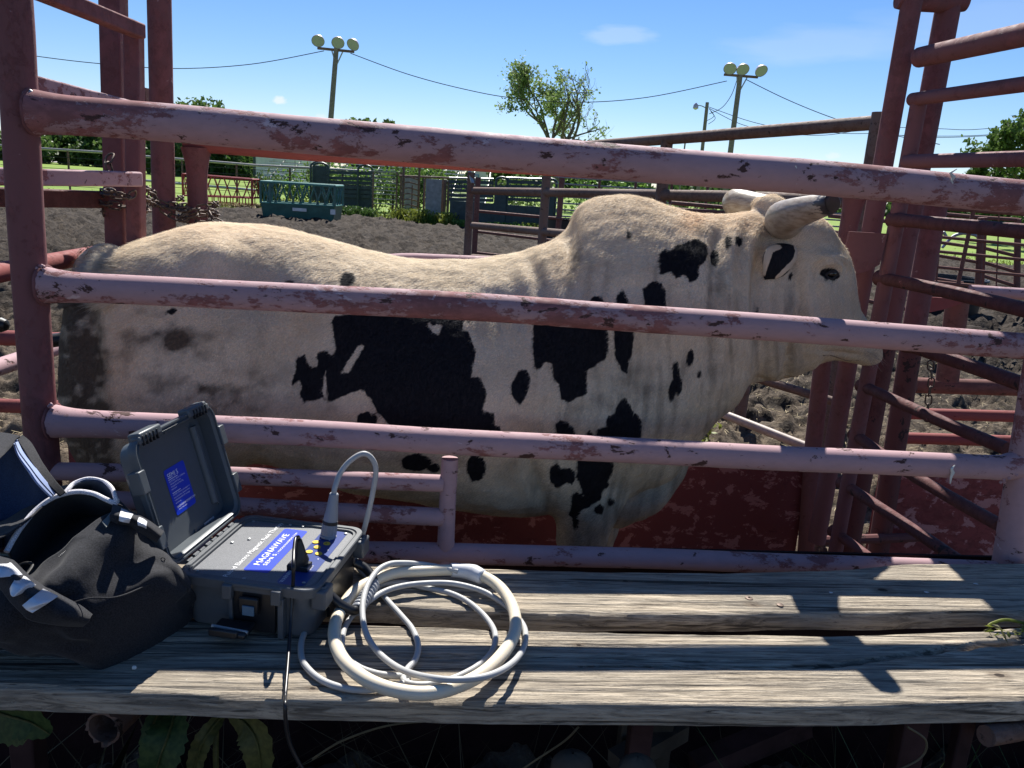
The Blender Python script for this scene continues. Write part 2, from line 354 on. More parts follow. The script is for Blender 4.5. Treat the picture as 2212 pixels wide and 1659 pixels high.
tag(b.build('ground', S_dirt), kind='structure')
b = MB(); gx = np.linspace(-90, 90, 121); E_ = dirt_edge(gx); E_ = np.minimum(E_, 40)
V = [(x, e-.15, -.02) for x, e in zip(gx, E_)]+[(x, 95, -.02) for x in gx]+[(x*45, 5000, -.02) for x in gx]
n = len(gx); b.add(V, [(i, i+1, n+i+1, n+i) for i in range(n-1)]+[(n+i, n+i+1, 2*n+i+1, 2*n+i) for i in range(n-1)])
tag(b.build('lawn', S_lawn), kind='structure')
b = MB(); p = [at(40, 345, 1)*0]
b.add([onz(60, 348, -.01), onz(240, 357, -.01), onz(260, 352, -.01), onz(60, 340, -.01)], [(0, 1, 2, 3)])
tag(b.build('gravel_road', S_gravel), kind='structure')

# ---- blades, leaves
def leaves(name, C, N, size, mat, parent=None, flat=.0, seed=1, aspect=1.7):
    """C: centres (n,3); one diamond leaf of 2 triangles each (quad)"""
    r = np.random.default_rng(seed); n = len(C)
    a = r.normal(size=(n, 3)); a[:, 2] *= (1-flat); a /= np.linalg.norm(a, axis=1, keepdims=True)
    b_ = r.normal(size=(n, 3)); b_ -= a*(a*b_).sum(1, keepdims=True); b_ /= np.linalg.norm(b_, axis=1, keepdims=True)
    s = (size*r.uniform(.6, 1.3, n))[:, None]
    V = np.stack([C-a*s*aspect/2, C+b_*s/2, C+a*s*aspect/2, C-b_*s/2], 1).reshape(-1, 3)
    Fc = np.arange(n*4).reshape(n, 4)
    return fast_mesh(name, V, Fc, mat, parent, nv=4)
def blades(name, B, hmin, hmax, w, mat, parent=None, seed=1, lean=.35):
    r = np.random.default_rng(seed); n = len(B); h = r.uniform(hmin, hmax, n)[:, None]
    a = r.uniform(0, 2*PI, n); d = np.stack([np.cos(a), np.sin(a), 0*a], -1); l = r.normal(size=(n, 3))*lean; l[:, 2] = 0
    T = B+(np.array([0, 0, 1.])+l)*h; Mid = B+(np.array([0, 0, 1.])+l*.35)*h*.55
    V = np.stack([B-d*w/2, B+d*w/2, Mid+d*w/2.5, T, Mid-d*w/2.5], 1).reshape(-1, 3)
    return fast_mesh(name, V, np.arange(n*5).reshape(n, 5), mat, parent, nv=5)

# far tree line: every clump a tree of its own
def bigtree(c, h, w, label, mat, n=5000, leaf=.35, seed=0, group=None, trunk=True, low=.15):
    t = thing('tree', (c[0], c[1], 0), label, 'tree', group); r = np.random.default_rng(seed)
    k = 26; cc = np.stack([r.normal(0, w*.24, k), r.normal(0, w*.24, k), r.uniform(low, .88, k)*h], -1); cr = r.uniform(.10, .22, k)*w
    cc[:, :2] *= (1.15-np.abs(cc[:, 2:]/h-.5))[:, :1]
    j = r.integers(0, k, n); d = r.normal(size=(n, 3)); d /= np.linalg.norm(d, axis=1, keepdims=True)
    C = cc[j]+d*(cr[j]*r.uniform(.55, 1.05, n))[:, None]; C[:, 2] = np.maximum(C[:, 2], .1)
    o = leaves('crown', C+np.array([c[0], c[1], 0]), None, leaf, mat, t, seed=seed); o['kind'] = 'stuff'
    if trunk:
        b = MB(); b.tube([(c[0], c[1], 0), (c[0]+.1, c[1], h*.35), (c[0], c[1], h*.7)], [.03*h, .02*h, .006*h], 8); b.build('trunk', S_bark, t)
    return t
TL = [(35, 318, 292, 120, 'tree'), (95, 324, 289, 118, ''), (150, 326, 292, 116, ''), (205, 329, 290, 117, ''), (250, 332, 296, 119, ''), (318, 336, 291, 112, ''), (360, 339, 296, 118, ''), (386, 341, 300, 90, '')]
desc = ['tree at the left edge of the far green tree line', 'pale bushy tree behind the gravel road', 'dark full tree in the far line between the near posts', 'far tree half behind the chained red post', 'small tree behind the twin gate posts', 'tree in the gap between the two left posts', 'low tree beside the round red post at left', 'narrow tree just left of the flared red post']
for i, (U, Vb, Vt, y, _) in enumerate(TL):
    c = at(U, Vb, y); h = at(U, Vt, y)[2]-0
    bigtree(c, max(h, 3.5)*1.05, 7.5, desc[i], L_dark if i % 2 else L_tree, 4200, .42, 20+i, 'trees of the far left tree line')
for i, (U, Vt, y, w, d) in enumerate([(440, 232, 95, 11, 'distant leafy tree rising above the top rail near the left posts'), (790, 250, 110, 7, 'small pointed tree top showing beside the left light pole'), (1065, 275, 120, 8, 'low tree top showing left of the ragged tree'), (500, 352, 92, 10, 'dark tree behind the lawn left of the white shed'), (470, 345, 90, 8, 'round tree beside the flared red post'), (545, 352, 94, 6, 'tree next to the corner of the white shed')]):
    c = at(U, 375, y); h = at(U, Vt, y)[2]
    bigtree(c, max(h, 3), w, d, L_tree if i < 3 else L_dark, 5000, .42, 40+i)
# far bush band along the horizon
Cb = []
for k in range(30000):
    x = RNG.uniform(-30, 190); y = RNG.uniform(130, 150); Cb.append((x, y+abs(x)*.2, RNG.uniform(-.3, 3.6+1.3*math.sin(x*.2)+.8*math.sin(x*.77))))
o = leaves('far_hedgerow', np.array(Cb), None, .8, L_dark, seed=4); tag(o, 'low green hedgerow along the horizon on the right', 'hedge', kind='stuff')

# ragged half-dead tree
def ragged_tree(base, h, label, seed, leafy, spread=.55, nleaf=9000, leaf=.16, mat=L_tree, trunks=4, group=None, wide=.5):
    t = thing('tree', base, label, 'tree', group); r = np.random.default_rng(seed); b = MB(); tips = []
    def br(p, d, L, rad, lev):
        pts = [p]; q_ = p.copy(); dd = d.copy(); ns = 5
        for i in range(ns):
            dd = nrm(dd+r.normal(size=3)*.16+np.array([0, 0, .05])); q_ = q_+dd*L/ns; pts.append(q_)
        b.tube(pts, np.linspace(rad, rad*.45, ns+1), 6 if lev < 2 else 4, cap=False)
        if lev >= 2: tips.extend(pts[1:])
        elif lev == 1: tips.extend(pts[3:])
        if lev < 4:
            for i in range(3 if lev < 3 else 2):
                f = r.uniform(.35, 1); s = pts[min(ns, int(f*ns)+1)]
                br(s, nrm(dd+r.normal(size=3)*spread), L*r.uniform(.5, .72), rad*.5, lev+1)
    base = np.asarray(base, float)
    b.tube([base, base+np.array([.05*h, 0, h*.3])], [.035*h, .026*h], 8)
    for i in range(trunks):
        a = i/trunks*2*PI+.7; br(base+np.array([.05*h, 0, h*.28]), nrm([math.cos(a)*wide, math.sin(a)*wide, 1]), h*.40, .016*h, 0)
    w = b.build('trunk', S_bark, t)
    T = np.array(tips); Trel = T-base; keep = leafy(Trel/h, r); T = T[keep]
    j = r.integers(0, len(T), nleaf); C = T[j]+r.normal(size=(nleaf, 3))*h*.018
    o = leaves('crown', C, None, leaf, mat, t, seed=seed); o['kind'] = 'stuff'; return t
bt = at(1190, 398, 58); bt[2] = 0
ht = at(1165, 143, 58)[2]
ragged_tree(bt, ht*.99, 'ragged half dead tree standing alone against the sky, bare twigs on its right', 5,
    lambda q_, r: (r.random(len(q_)) < np.where((q_[:, 0] > .14) & (q_[:, 2] > .5), .10, np.where((q_[:, 0] > .02) & (q_[:, 2] > .75), .05, .75))), .5, 5200, .13, mat=L_pale, trunks=7, wide=.46)
bt = at(2235, 470, 42); bt[2] = 0
ragged_tree(bt, 7.2, 'bushy green tree at the right edge behind the gate rails', 12, lambda q_, r: r.random(len(q_)) < .8, .7, 8000, .17, wide=.7)
bt = at(2130, 470, 47); bt[2] = 0
ragged_tree(bt, 4.6, 'smaller rounded tree just left of the tree at the right edge', 15, lambda q_, r: r.random(len(q_)) < .8, .7, 4500, .16, wide=.7)

# ---------------------------------------------------------------- light poles, utility pole, wires
def lamp_pole(Ut, Vt, Ub, Vb, y, arm, lamps, label, aimx):
    top = at(Ut, Vt, y); bot = at(Ub, Vb, y); d = (bot-top)/(bot-top)[2]; base = top-d*top[2]
    t = thing('light_pole', base, label, 'light pole', 'stadium light poles by the arena'); w = 5.0*y/F
    b = MB(); b.tube([base, top], [w*1.3, w], 10); b.build('pole', S_pole, t)
    a0, a1 = at(*arm[0], y), at(*arm[1], y); b = MB(); b.beam(a0, a1, .14, .12); b.build('crossarm', S_rust, t)
    for s in (0, 1):
        b = MB(); pa = a0*(.62 if s else .3)+a1*(.38 if s else .7); b.tube([pa, top-np.array([0, 0, .95])], .035, 6); b.build('brace', S_galv, t)
    for i, (U, V) in enumerate(lamps):
        c = at(U, V, y-.3); r_ = 13.0*y/F; ax = nrm([aimx[i], -.75, -.62]); k = [ (0, 1.0), (.12, 1.0), (.3, .93), (.62, .72), (.85, .42), (1.0, .22), (1.25, .2), (1.3, .02)]
        b = MB(); b.tube([c-ax*r_*(q_[0]) for q_ in k], [r_*q_[1] for q_ in k], 20, cap=False); L = b.build('flood_lamp', S_lampm, t)
        b = MB(); b.tube([c-ax*r_*.05, c-ax*r_*.1], [r_*.95, r_*.95], 20); b.build('lens', S_glass, L)
        ap = a0+(a1-a0)*np.clip((U-arm[0][0])/(arm[1][0]-arm[0][0]), .02, .98)
        b = MB(); b.tube([ap, c-ax*r_*.9], .045, 6); b.build('bracket', S_galv, L)
    return top
T1 = lamp_pole(727, 100, 714, 265, 45, ((686, 104), (765, 112)), ((687, 89), (730, 93), (762, 97)), 'left stadium light pole with three round lamps on its crossarm', (.15, .15, -.25))
T2 = lamp_pole(1599, 164, 1577, 335, 47, ((1564, 161), (1637, 167)), ((1577, 149), (1605, 151), (1645, 154)), 'right stadium light pole with three round lamps, leaning beside the catwalk rail', (-.15, .1, .25))
y = 60; top = at(1528, 221, y); bot = at(1516, 333, y); d = (bot-top)/(bot-top)[2]; base = top-d*top[2]
t = thing('utility_pole', base, 'short utility pole with a single yard lamp on a curved arm', 'utility pole')
b = MB(); b.tube([base, top], [.14, .12], 8); b.build('pole', S_pole, t)
b = MB(); b.tube(catmull([at(1524, 233, y), at(1516, 229, y), at(1508, 228, y), at(1504, 229, y)]), .035, 6); b.build('lamp_arm', S_galv, t)
b = MB(); c = at(1503, 230, y); b.tube([c+[0, 0, .25], c+[0, 0, .1], c-[0, 0, .12], c-[0, 0, .22]], [.03, .17, .2, .05], 12); b.build('yard_lamp', S_lampm, t)
for k, (a_, b2) in enumerate([((1532, 235), (1524, 262)), ((1535, 240), (1530, 268))]):
    b = MB(); b.tube(catmull([at(*a_, y), at(a_[0]+10, a_[1]+16, y), at(*b2, y)]), .02, 5); b.build('drop_wire', S_wire, t)
b = MB(); b.tube([at(1480, 300, 75)*[1, 1, 0], at(1480, 308, 75)], .07, 6); tag(b.build('thin_mast', S_pole), 'thin distant mast showing between the catwalk rail and the top rail', 'mast')
wires = [([(0, 108), (62, 119), (200, 136), (370, 148), (540, 139), (700, 110)], 45, 'sagging wire running left from the left light pole'),
 ([(757, 115), (880, 160), (1000, 192), (1110, 212), (1250, 221), (1400, 210), (1570, 175)], 46, 'long sagging wire between the two stadium light poles'),
 ([(1612, 172), (1700, 215), (1797, 254), (1900, 285), (2030, 312)], 46, 'wire dropping right from the right light pole'),
 ([(1592, 172), (1580, 205), (1560, 232), (1532, 246)], 52, 'short wire from the right light pole to the utility pole'),
 ([(1531, 231), (1620, 262), (1700, 278), (1820, 288), (1900, 289), (2030, 297), (2212, 289)], 60, 'lower power line passing behind the red posts'),
 ([(1532, 234), (1600, 268), (1680, 286), (1780, 292), (1900, 276), (2025, 278), (2100, 280), (2212, 270)], 61, 'upper power line passing behind the red posts'),
 ([(1900, 291), (2028, 294), (2120, 292), (2230, 284)], 62, 'middle power line right of the red posts')]
for pts, y, lab in wires:
    b = MB(); b.tube(catmull([at(U, V, y) for U, V in pts], 8), .021, 5); tag(b.build('overhead_wire', S_wire), lab, 'wire')

# ---------------------------------------------------------------- white shed and bleachers
def PZ(U, V, y): return at(U, V, y)
y = 80; a = at(552, 378, y); x1 = at(640, 378, y)[0]; gz = -.02
t = thing('white_shed', (a[0], y, gz), 'white metal sided shed behind the lawn, dark corner trim', 'shed')
b = MB(); b.box(((a[0]+x1)/2, y+3, 1.6), (x1-a[0], 6, 3.2)); b.build('wall', S_white, t)
for k in range(9):
    b = MB(); b.box((a[0]+.5+k*(x1-a[0]-.6)/8, y-.02, 1.6), (.05, .04, 3.1)); b.build('siding_rib', S_white, t)
b = MB(); b.box((a[0]-.1, y+3, 1.6), (.25, 6.1, 3.25)); b.build('corner_trim', S_dgreen, t)
b = MB(); b.beam(at(591, 340, y-.3), at(577, 368, y-.3), .12, .12); b.build('downpipe', S_alu, t)
b = MB(); b.box(((a[0]+x1)/2, y+3, 3.3), (x1-a[0]+.6, 6.6, .2)); b.build('roof', S_galv, t)
y = 62; a = at(1012, 372, y); x1 = at(1052, 372, y)[0]
t = thing('announcer_booth', (a[0], y, gz), 'small white booth with a blue framed window beyond the bleachers', 'booth')
b = MB(); b.box(((a[0]+x1)/2, y+1, 1.5), (x1-a[0], 2, 3.0)); b.build('wall', S_white, t)
b = MB(); b.box((a[0]+.55, y-.03, 1.75), (.5, .06, .5)); wf = b.build('window', simple('blue_frame', (.10, .25, .42)), t)
b = MB(); b.box((a[0]+.55, y-.07, 1.75), (.38, .04, .38)); b.build('pane', S_glass, wf)
t = thing('bleachers', (at(570, 410, 56)[0], 56, 0), 'long grey metal bleachers with rows of plank seats', 'bleachers')
vr = [414, 407, 399, 391, 383, 375, 367, 359, 352, 345, 338, 331]; ul = [562, 566, 566, 570, 572, 574, 578, 578, 582, 584, 587, 590]
for i, (V, U) in enumerate(zip(vr, ul)):
    y = 55+.75*i; z = max(.25, at(U, V, y)[2]*.9+.3+.0*i); xa = at(U, V, y)[0]; xb = at(1006, V, y)[0]; z = .35+i*.255
    for k in range(3):
        f0, f1 = k/3, (k+1)/3-.004
        b = MB(); b.box((xa+(xb-xa)*(f0+f1)/2, y, z), ((xb-xa)*(f1-f0), .27, .05)); b.build('seat_plank', S_alu, t, smooth=False)
    b = MB(); b.box(((xa+xb)/2, y+.42, z-.2), ((xb-xa), .25, .04)); b.build('foot_plank', S_grey, t, smooth=False)
for k in range(14):
    x = at(572, 410, 56)[0]+k*1.15
    b = MB(); b.beam((x, 54.9, .05), (x, 63.4, 3.0), .05, .07); b.build('stringer', S_grey, t, smooth=False)
    b = MB(); b.beam((x, 63.4, 0), (x, 63.4, 3.0), .05, .05); b.build('upright', S_grey, t, smooth=False)

# ---------------------------------------------------------------- background pens
def pipe(t, name, a, b_, r, mat, n=8, flare=0):
    q_ = MB()
    if flare:
        a = np.asarray(a, float); b_ = np.asarray(b_, float); L = np.linalg.norm(b_-a); d = (b_-a)/L
        s = [0, .02, .05, .09, L-.09, L-.05, L-.02, L]; rr = [r*1.32, r*1.15, r*1.05, r, r, r*1.05, r*1.15, r*1.32]
        q_.tube([a+d*x for x in s], rr, n)
    else: q_.tube([a, b_], r, n)
    return q_.build(name, mat, t)
def zat(U, V, y): return at(U, V, y)[2]
y = 36
t = thing('arena_fence', (at(145, 408, y)[0], y, 0), 'long low fence of one top pipe and thin cables around the lawn side', 'fence')
tp = [(0, 314), (74, 320), (237, 330), (326, 339), (456, 349), (550, 357), (671, 363), (796, 370), (870, 375)]
P_ = [at(U, V, y) for U, V in tp]
for i in range(len(P_)-1): pipe(t, 'top_rail', P_[i], P_[i+1]+np.array([.02, 0, 0]), .055, S_grey)
for U, V in [(20, 316), (146, 325), (265, 334), (393, 345), (511, 354), (626, 361), (740, 367), (850, 374)]:
    a = at(U, V, y); pipe(t, 'post', (a[0], y, 0), (a[0], y, a[2]), .045, S_rust)
for k in range(6):
    z = .2+k*.24; a = at(0, 330, y); b_ = at(870, 380, y)
    pipe(t, 'cable', (a[0], y-.05, z), (b_[0], y-.05, z+.02), .011, S_wire, 5)
pipe(t, 'low_rail', at(300, 389, y-.3), at(585, 414, y-.3), .055, S_galv)
# hay feeders
def rack(t, A, B, C, D, nx, mat, r=.022):
    """A,B top ends; C,D bottom ends of a lattice panel"""
    A, B, C, D = [np.asarray(q_, float) for q_ in (A, B, C, D)]
    pipe(t, 'top_bar', A, B, r*1.5, mat); pipe(t, 'bottom_bar', C, D, r*1.3, mat)
    for k in range(nx):
        f0, f1 = (k+.12)/nx, (k+.88)/nx
        pipe(t, 'lattice_bar', A+(B-A)*f0, C+(D-C)*f1, r*.75, mat, 6); pipe(t, 'lattice_bar', A+(B-A)*f1, C+(D-C)*f0+[0, .04, 0], r*.75, mat, 6)
y = 31.8; tl, tr, bl, br_ = at(394, 376, y), at(544, 388, y), at(394, 422, y), at(544, 428, y)
t = thing('hay_feeder', (tl[0], y, 0), 'red lattice hay feeder rack standing in old hay near the lawn', 'feeder', 'cattle feeders in the arena')
dy = np.array([0, 1.1, 0]); S_redf = simple('red_feeder_paint', (.30, .03, .035), .5, .4, 0, .25, 8)
rack(t, tl, tr, bl, br_, 7, S_redf); rack(t, tl+dy, tr+dy, bl+dy, br_+dy, 7, S_redf); rack(t, tr, tr+dy, br_, br_+dy, 2, S_redf); rack(t, tl, tl+dy, bl, bl+dy, 2, S_redf)
for k in range(12):
    p = bl+(br_-bl)*k/11; pipe(t, 'leg', p, (p[0], p[1], 0), .024, S_redf, 6); p = p+dy; pipe(t, 'leg', p, (p[0], p[1], 0), .02, S_redf, 6)
for c in (tl, tr, tl+dy, tr+dy): pipe(t, 'corner_post', (c[0], c[1], 0), c, .045, S_redf)
y = 26.4; tl, tr = at(563, 392, y), at(723, 402, y); bl, br_ = at(563, 438, y), at(723, 446, y)
t = thing('cattle_feeder', (tl[0], y, 0), 'green steel bunk feeder with lattice rack standing on the dirt', 'feeder', 'cattle feeders in the arena')
dy = np.array([0, 1.2, 0]); fl = .12
out = np.array([tl*0+[bl[0], y, 0], [br_[0], y, 0], [br_[0], y+1.2, 0], [bl[0], y+1.2, 0]]); out[:, 2] = 0
b = MB(); rim = [bl, br_, br_+dy, bl+dy]; bot = [q_*[1, 1, 0]+[.05 if i in (0, 3) else -.05, .08 if i < 2 else -.08, .02] for i, q_ in enumerate(rim)]
ins = [q_+[(.05 if i in (0, 3) else -.05), (.05 if i < 2 else -.05), 0] for i, q_ in enumerate(rim)]; inb = [q_+[0, 0, .12] for q_ in bot]
b.add(rim+bot+ins+inb, [(0, 1, 5, 4), (1, 2, 6, 5), (2, 3, 7, 6), (3, 0, 4, 7), (8, 12, 13, 9), (9, 13, 14, 10), (10, 14, 15, 11), (11, 15, 12, 8), (0, 8, 9, 1), (1, 9, 10, 2), (2, 10, 11, 3), (3, 11, 8, 0), (12, 15, 14, 13), (4, 5, 6, 7)])
b.build('tub', S_green, t, smooth=False)
for a_, b2 in ((0, 1), (1, 2), (2, 3), (3, 0)): pipe(t, 'tub_rim', rim[a_]+[0, 0, .01], rim[b2]+[0, 0, .01], .03, S_greenl)
up = [0, 0, .03]
for (A, B, C, D, n_) in ((tl, tr, bl, br_, 3), (tl+dy, tr+dy, bl+dy, br_+dy, 3), (tr, tr+dy, br_, br_+dy, 1), (tl, tl+dy, bl, bl+dy, 1)):
    pipe(t, 'top_bar', A, B, .038, S_greenl)
    for k in range(n_):
        f0, f1 = (k+.25)/n_, (k+.75)/n_
        for g0, g1 in ((f0-.12/n_, f0+.1/n_), (f0+.3/n_, f0+.02/n_), ):
            pipe(t, 'brace_bar', A+(B-A)*g0, C+(D-C)*g1+up, .024, S_green, 6); pipe(t, 'brace_bar', A+(B-A)*(g0+.28/n_), C+(D-C)*(g1+.3/n_)+up, .024, S_green, 6)
for c, c2 in ((tl, bl), (tr, br_), (tl+dy, bl+dy), (tr+dy, br_+dy), (tl*.87+tr*.13, bl*.87+br_*.13)): pipe(t, 'corner_post', c2, c, .04, S_green)
for U, V, s_ in ((647, 453, (.45, .10)), (719, 458, (.16, .16))):
    p = at(U, V, y-.03); b = MB(); b.box(p, (s_[0], .015, s_[1])); b.build('sticker', S_alu, t, smooth=False)
# dark green chute panels with arches
def arch_panel(t, U0, U1, Vt, Vb, y, r=.045, mat=S_dgreen):
    a, c = at(U0, Vb, y), at(U1, Vb, y); zt = zat((U0+U1)/2, Vt, y); w = (c[0]-a[0])/2; zs = zt-w*.55
    pts = [(a[0], y, 0), (a[0], y, zs*.6), (a[0], y, zs)]+[(a[0]+w-w*math.cos(k*PI/8), y, zs+(zt-zs)*math.sin(k*PI/8)) for k in range(1, 8)]+[(c[0], y, zs), (c[0], y, zs*.6), (c[0], y, 0)]
    b = MB(); b.tube(pts, r, 8); b.build('arch', mat, t)
t = thing('squeeze_chute', (at(735, 460, 35)[0], 35, 0), 'dark green cattle alley with tall arched frames and solid lower sheet', 'cattle chute')
arch_panel(t, 671, 705, 350, 460, 35.5); arch_panel(t, 676, 709, 352, 460, 34.6); arch_panel(t, 772, 802, 357, 462, 34.6)
for V in (371, 383, 392, 402, 412, 421):
    a, c = at(676, V, 34.8), at(802, V+4, 34.8); b = MB(); b.beam(a, c, .05, .13); b.build('slat', S_dgreen, t, smooth=False)
a, c = at(712, 440, 34.9), at(802, 440, 34.9); b = MB(); b.box(((a[0]+c[0])/2, 34.9, .55), (c[0]-a[0], .05, 1.05)); b.build('lower_sheet', S_dgreen, t, smooth=False)
a, c = at(676, 440, 35.4), at(705, 440, 35.4); b = MB(); b.box(((a[0]+c[0])/2, 35.4, .9), (c[0]-a[0], .05, 1.7)); b.build('end_sheet', S_dgreen, t, smooth=False)
t = thing('pipe_pen', (at(835, 440, 34)[0], 34, 0), 'pen panel of many thin horizontal pipes overgrown by bushes', 'fence')
for i, V in enumerate((370, 378, 386, 395, 404, 411, 419, 430, 440)):
    pipe(t, 'rail', at(803, V-1, 34), at(858, V+2, 34), .025, S_grey, 6)
for U in (806, 857, 866): a = at(U, 400, 34); pipe(t, 'post', (a[0], 34, 0), (a[0], 34, zat(U, 372, 34)), .04, S_rust)
y = 31.5
t = thing('bow_gate', (at(890, 440, y)[0], y, 0), 'small bowed gate of curved pipes beside the upright boards', 'gate')
for U, Vt in ((871, 358), (905, 362)): a = at(U, 400, y); pipe(t, 'post', (a[0], y, 0), (a[0], y, zat(U, Vt, y)), .045, S_rust)
for V in (384, 395, 407, 419, 431, 443):
    a, c = at(871, V, y), at(905, V+5, y); m_ = (a+c)/2+[0, -.35, .06]; b = MB(); b.tube(catmull([a, m_, c]), .028, 6); b.build('curved_bar', S_rust, t)
a, c = at(862, 380, y), at(1009, 386, y); pipe(t, 'top_rail', a, c, .04, S_rust)
a = at(892, 420, y); pipe(t, 'upright', (a[0], y-.25, .4), (a[0], y-.25, zat(892, 400, y)), .025, S_rust)
for (U0, U1, Vt, Vb, y, lab) in ((917, 951, 387, 484, 29.8, 'tall grey weathered board standing upright in yellow weeds'), (873, 905, 383, 450, 32.4, 'second grey board half hidden behind the bowed gate')):
    a, c = at(U0, Vb, y), at(U1, Vb, y); zt = zat((U0+U1)/2, Vt, y); b = MB(); b.box(((a[0]+c[0])/2, y, zt/2), (c[0]-a[0], .06, zt))
    tag(b.build('upright_board', S_board, bevel=.01), lab, 'board', 'grey boards among the pens')
t = thing('gate_posts', (at(960, 450, 30)[0], 30, 0), 'cluster of dark upright gate posts between the board and the green panels', 'gate')
for U, Vt, Vb, r_ in ((957, 388, 470, .09), (966, 390, 472, .05), (972, 392, 486, .035), (914, 386, 480, .04), (947, 388, 482, .035)):
    a = at(U, Vb, 30); pipe(t, 'post', (a[0], 30, 0), (a[0], 30, zat(U, Vt, 30)), r_, S_rust)
y = 29.5
t = thing('sorting_panels', (at(1060, 470, y)[0], y, 0), 'dark green sorting panels with arches, slots and solid lower sheets', 'cattle panel')
arch_panel(t, 1067, 1092, 383, 480, y); arch_panel(t, 1169, 1196, 386, 482, y)
for (U0, U1, Vs, Vb) in ((970, 1066, 439, 482), (1094, 1170, 447, 486)):
    a, c = at(U0, Vb, y), at(U1, Vb, y); zt = zat((U0+U1)/2, Vs, y)
    b = MB(); b.box(((a[0]+c[0])/2, y, zt/2+.04), (c[0]-a[0], .05, zt)); b.build('lower_sheet', S_dgreen, t, smooth=False)
    for V in (392, 402, 411, 421, 430):
        b = MB(); b.beam(at(U0, V, y), at(U1, V+3, y), .05, .11); b.build('slat', S_dgreen, t, smooth=False)
    pipe(t, 'top_rail', at(U0, 384, y), at(U1, 387, y), .035, S_galv)
a, c = at(1067, 450, y-.05), at(1092, 450, y-.05); zt = zat(1080, 400, y); b = MB(); b.box(((a[0]+c[0])/2, y-.05, zt/2), (c[0]-a[0], .05, zt)); b.build('gate_sheet', S_dgreen, t, smooth=False)
a, c = at(1169, 450, y-.05), at(1196, 450, y-.05); zt = zat(1180, 405, y); b = MB(); b.box(((a[0]+c[0])/2, y-.05, zt/2), (c[0]-a[0], .05, zt)); b.build('gate_sheet', S_dgreen, t, smooth=False)
# rails beyond, right of the hump
def tub(c, r, h, label, mat):
    t = thing('stock_tub', c, label, 'water tub', 'black round stock tubs'); c = np.asarray(c, float); k = [(.9*r, 0), (r*.96, h*.5), (r, h*.95), (r*1.05, h), (r*.97, h), (r*.93, h*.5), (r*.85, .06)]
    b = MB(); a = np.arange(40)*2*PI/40; G = [[c+np.array([q_[0]*math.cos(x), q_[0]*math.sin(x), q_[1]]) for x in a] for q_ in k]; b.grid(G, True)
    b.add([c+np.array([.85*r*math.cos(x), .85*r*math.sin(x), .06]) for x in a], [tuple(range(40))]); b.build('wall', mat, t)
    b = MB(); b.tube([c+np.array([r*1.03*math.cos(x), r*1.03*math.sin(x), h]) for x in a], .022, 6, closed=True); b.build('rim', mat, t); return t
c = at(1222, 470, 25); c[2] = 0; tub(c, .55, .62, 'round black stock tub far off behind the catwalk post', S_black)
y = 24
t = thing('far_pipe_pen', (at(1500, 470, y)[0], y, 0), 'far pen of many level thin pipes seen past the bull hump', 'fence')
for i in range(7):
    V = 392+i*14; pipe(t, 'rail', at(1200, V-10, y), at(1850, V+30, y), .026, S_grey, 6)
for k in range(9): a = at(1215+k*78, 420, y); pipe(t, 'post', (a[0], y, 0), (a[0], y, zat(1215+k*78, 386+k*4, y)), .04, S_rustred)
y = 15
t = thing('brown_pen', (at(1033, 560, y)[0], y, 0), 'thin reddish brown pipe pen behind the bull back', 'fence')
for (V0, V1) in ((456, 469), (500, 517), (546, 562)): pipe(t, 'rail', at(1030, V0, y), at(1216, V0+(V1-V0)*1.3, y-.4), .026, S_rustred)
for U, V in ((1033, 383), (1214, 384)): a = at(U, V, y); pipe(t, 'post', (a[0], y, 0), a, .05, S_rustred)
for (a_, b2) in (((1450, 438), (1575, 449)), ((1448, 452), (1575, 460)), ((1790, 466), (1960, 482)), ((1790, 500), (1960, 522)), ((1790, 540), (1960, 566)), ((1790, 585), (1960, 616)), ((1790, 632), (1960, 668))):
    pipe(t, 'rail', at(*a_, 12), at(*b2, 12), .03, S_rustred)
# catwalk fence (big brown pipes)
t = thing('catwalk_fence', (2.1, 4.7, 0), 'brown rusty pipe fence coming nearer behind the hump and head', 'fence')
Lp, Rp = np.array([-.47, 9.5]), np.array([2.14, 4.75])
def cat(U, V):
    d = ray(U, V); e = Rp-Lp; n_ = np.array([e[1], -e[0]]); tt = (n_@Lp)/(n_@d[:2]); return CP+d*tt
for (a_, b2, r_) in (((1262, 315), (1903, 264), .042), ((1024, 412), (1560, 424), .042), ((1560, 424), (1890, 437), .042), ((1021, 487), (1300, 512), .04), ((1021, 556), (1400, 590), .04)):
    pipe(t, 'rail', cat(*a_), cat(*b2), r_, S_rust, 14)
for U, Vt, r_ in ((1018, 372, .045), (1181, 380, .045), (1441, 305, .048), (1905, 243, .055), (1664, 420, .045)):
    a = cat(U, Vt); vv = cat(U-(4 if U < 1300 else 30), Vt+240); pipe(t, 'post', (a[0], a[1], 0), a, r_, S_rust, 12)
b = MB(); b.beam(cat(1018, 395)+[0.02, -.05, 0], cat(1012, 388)+[-.0, -.05, .12], .04, .015); b.build('latch_tab', S_galv, t)
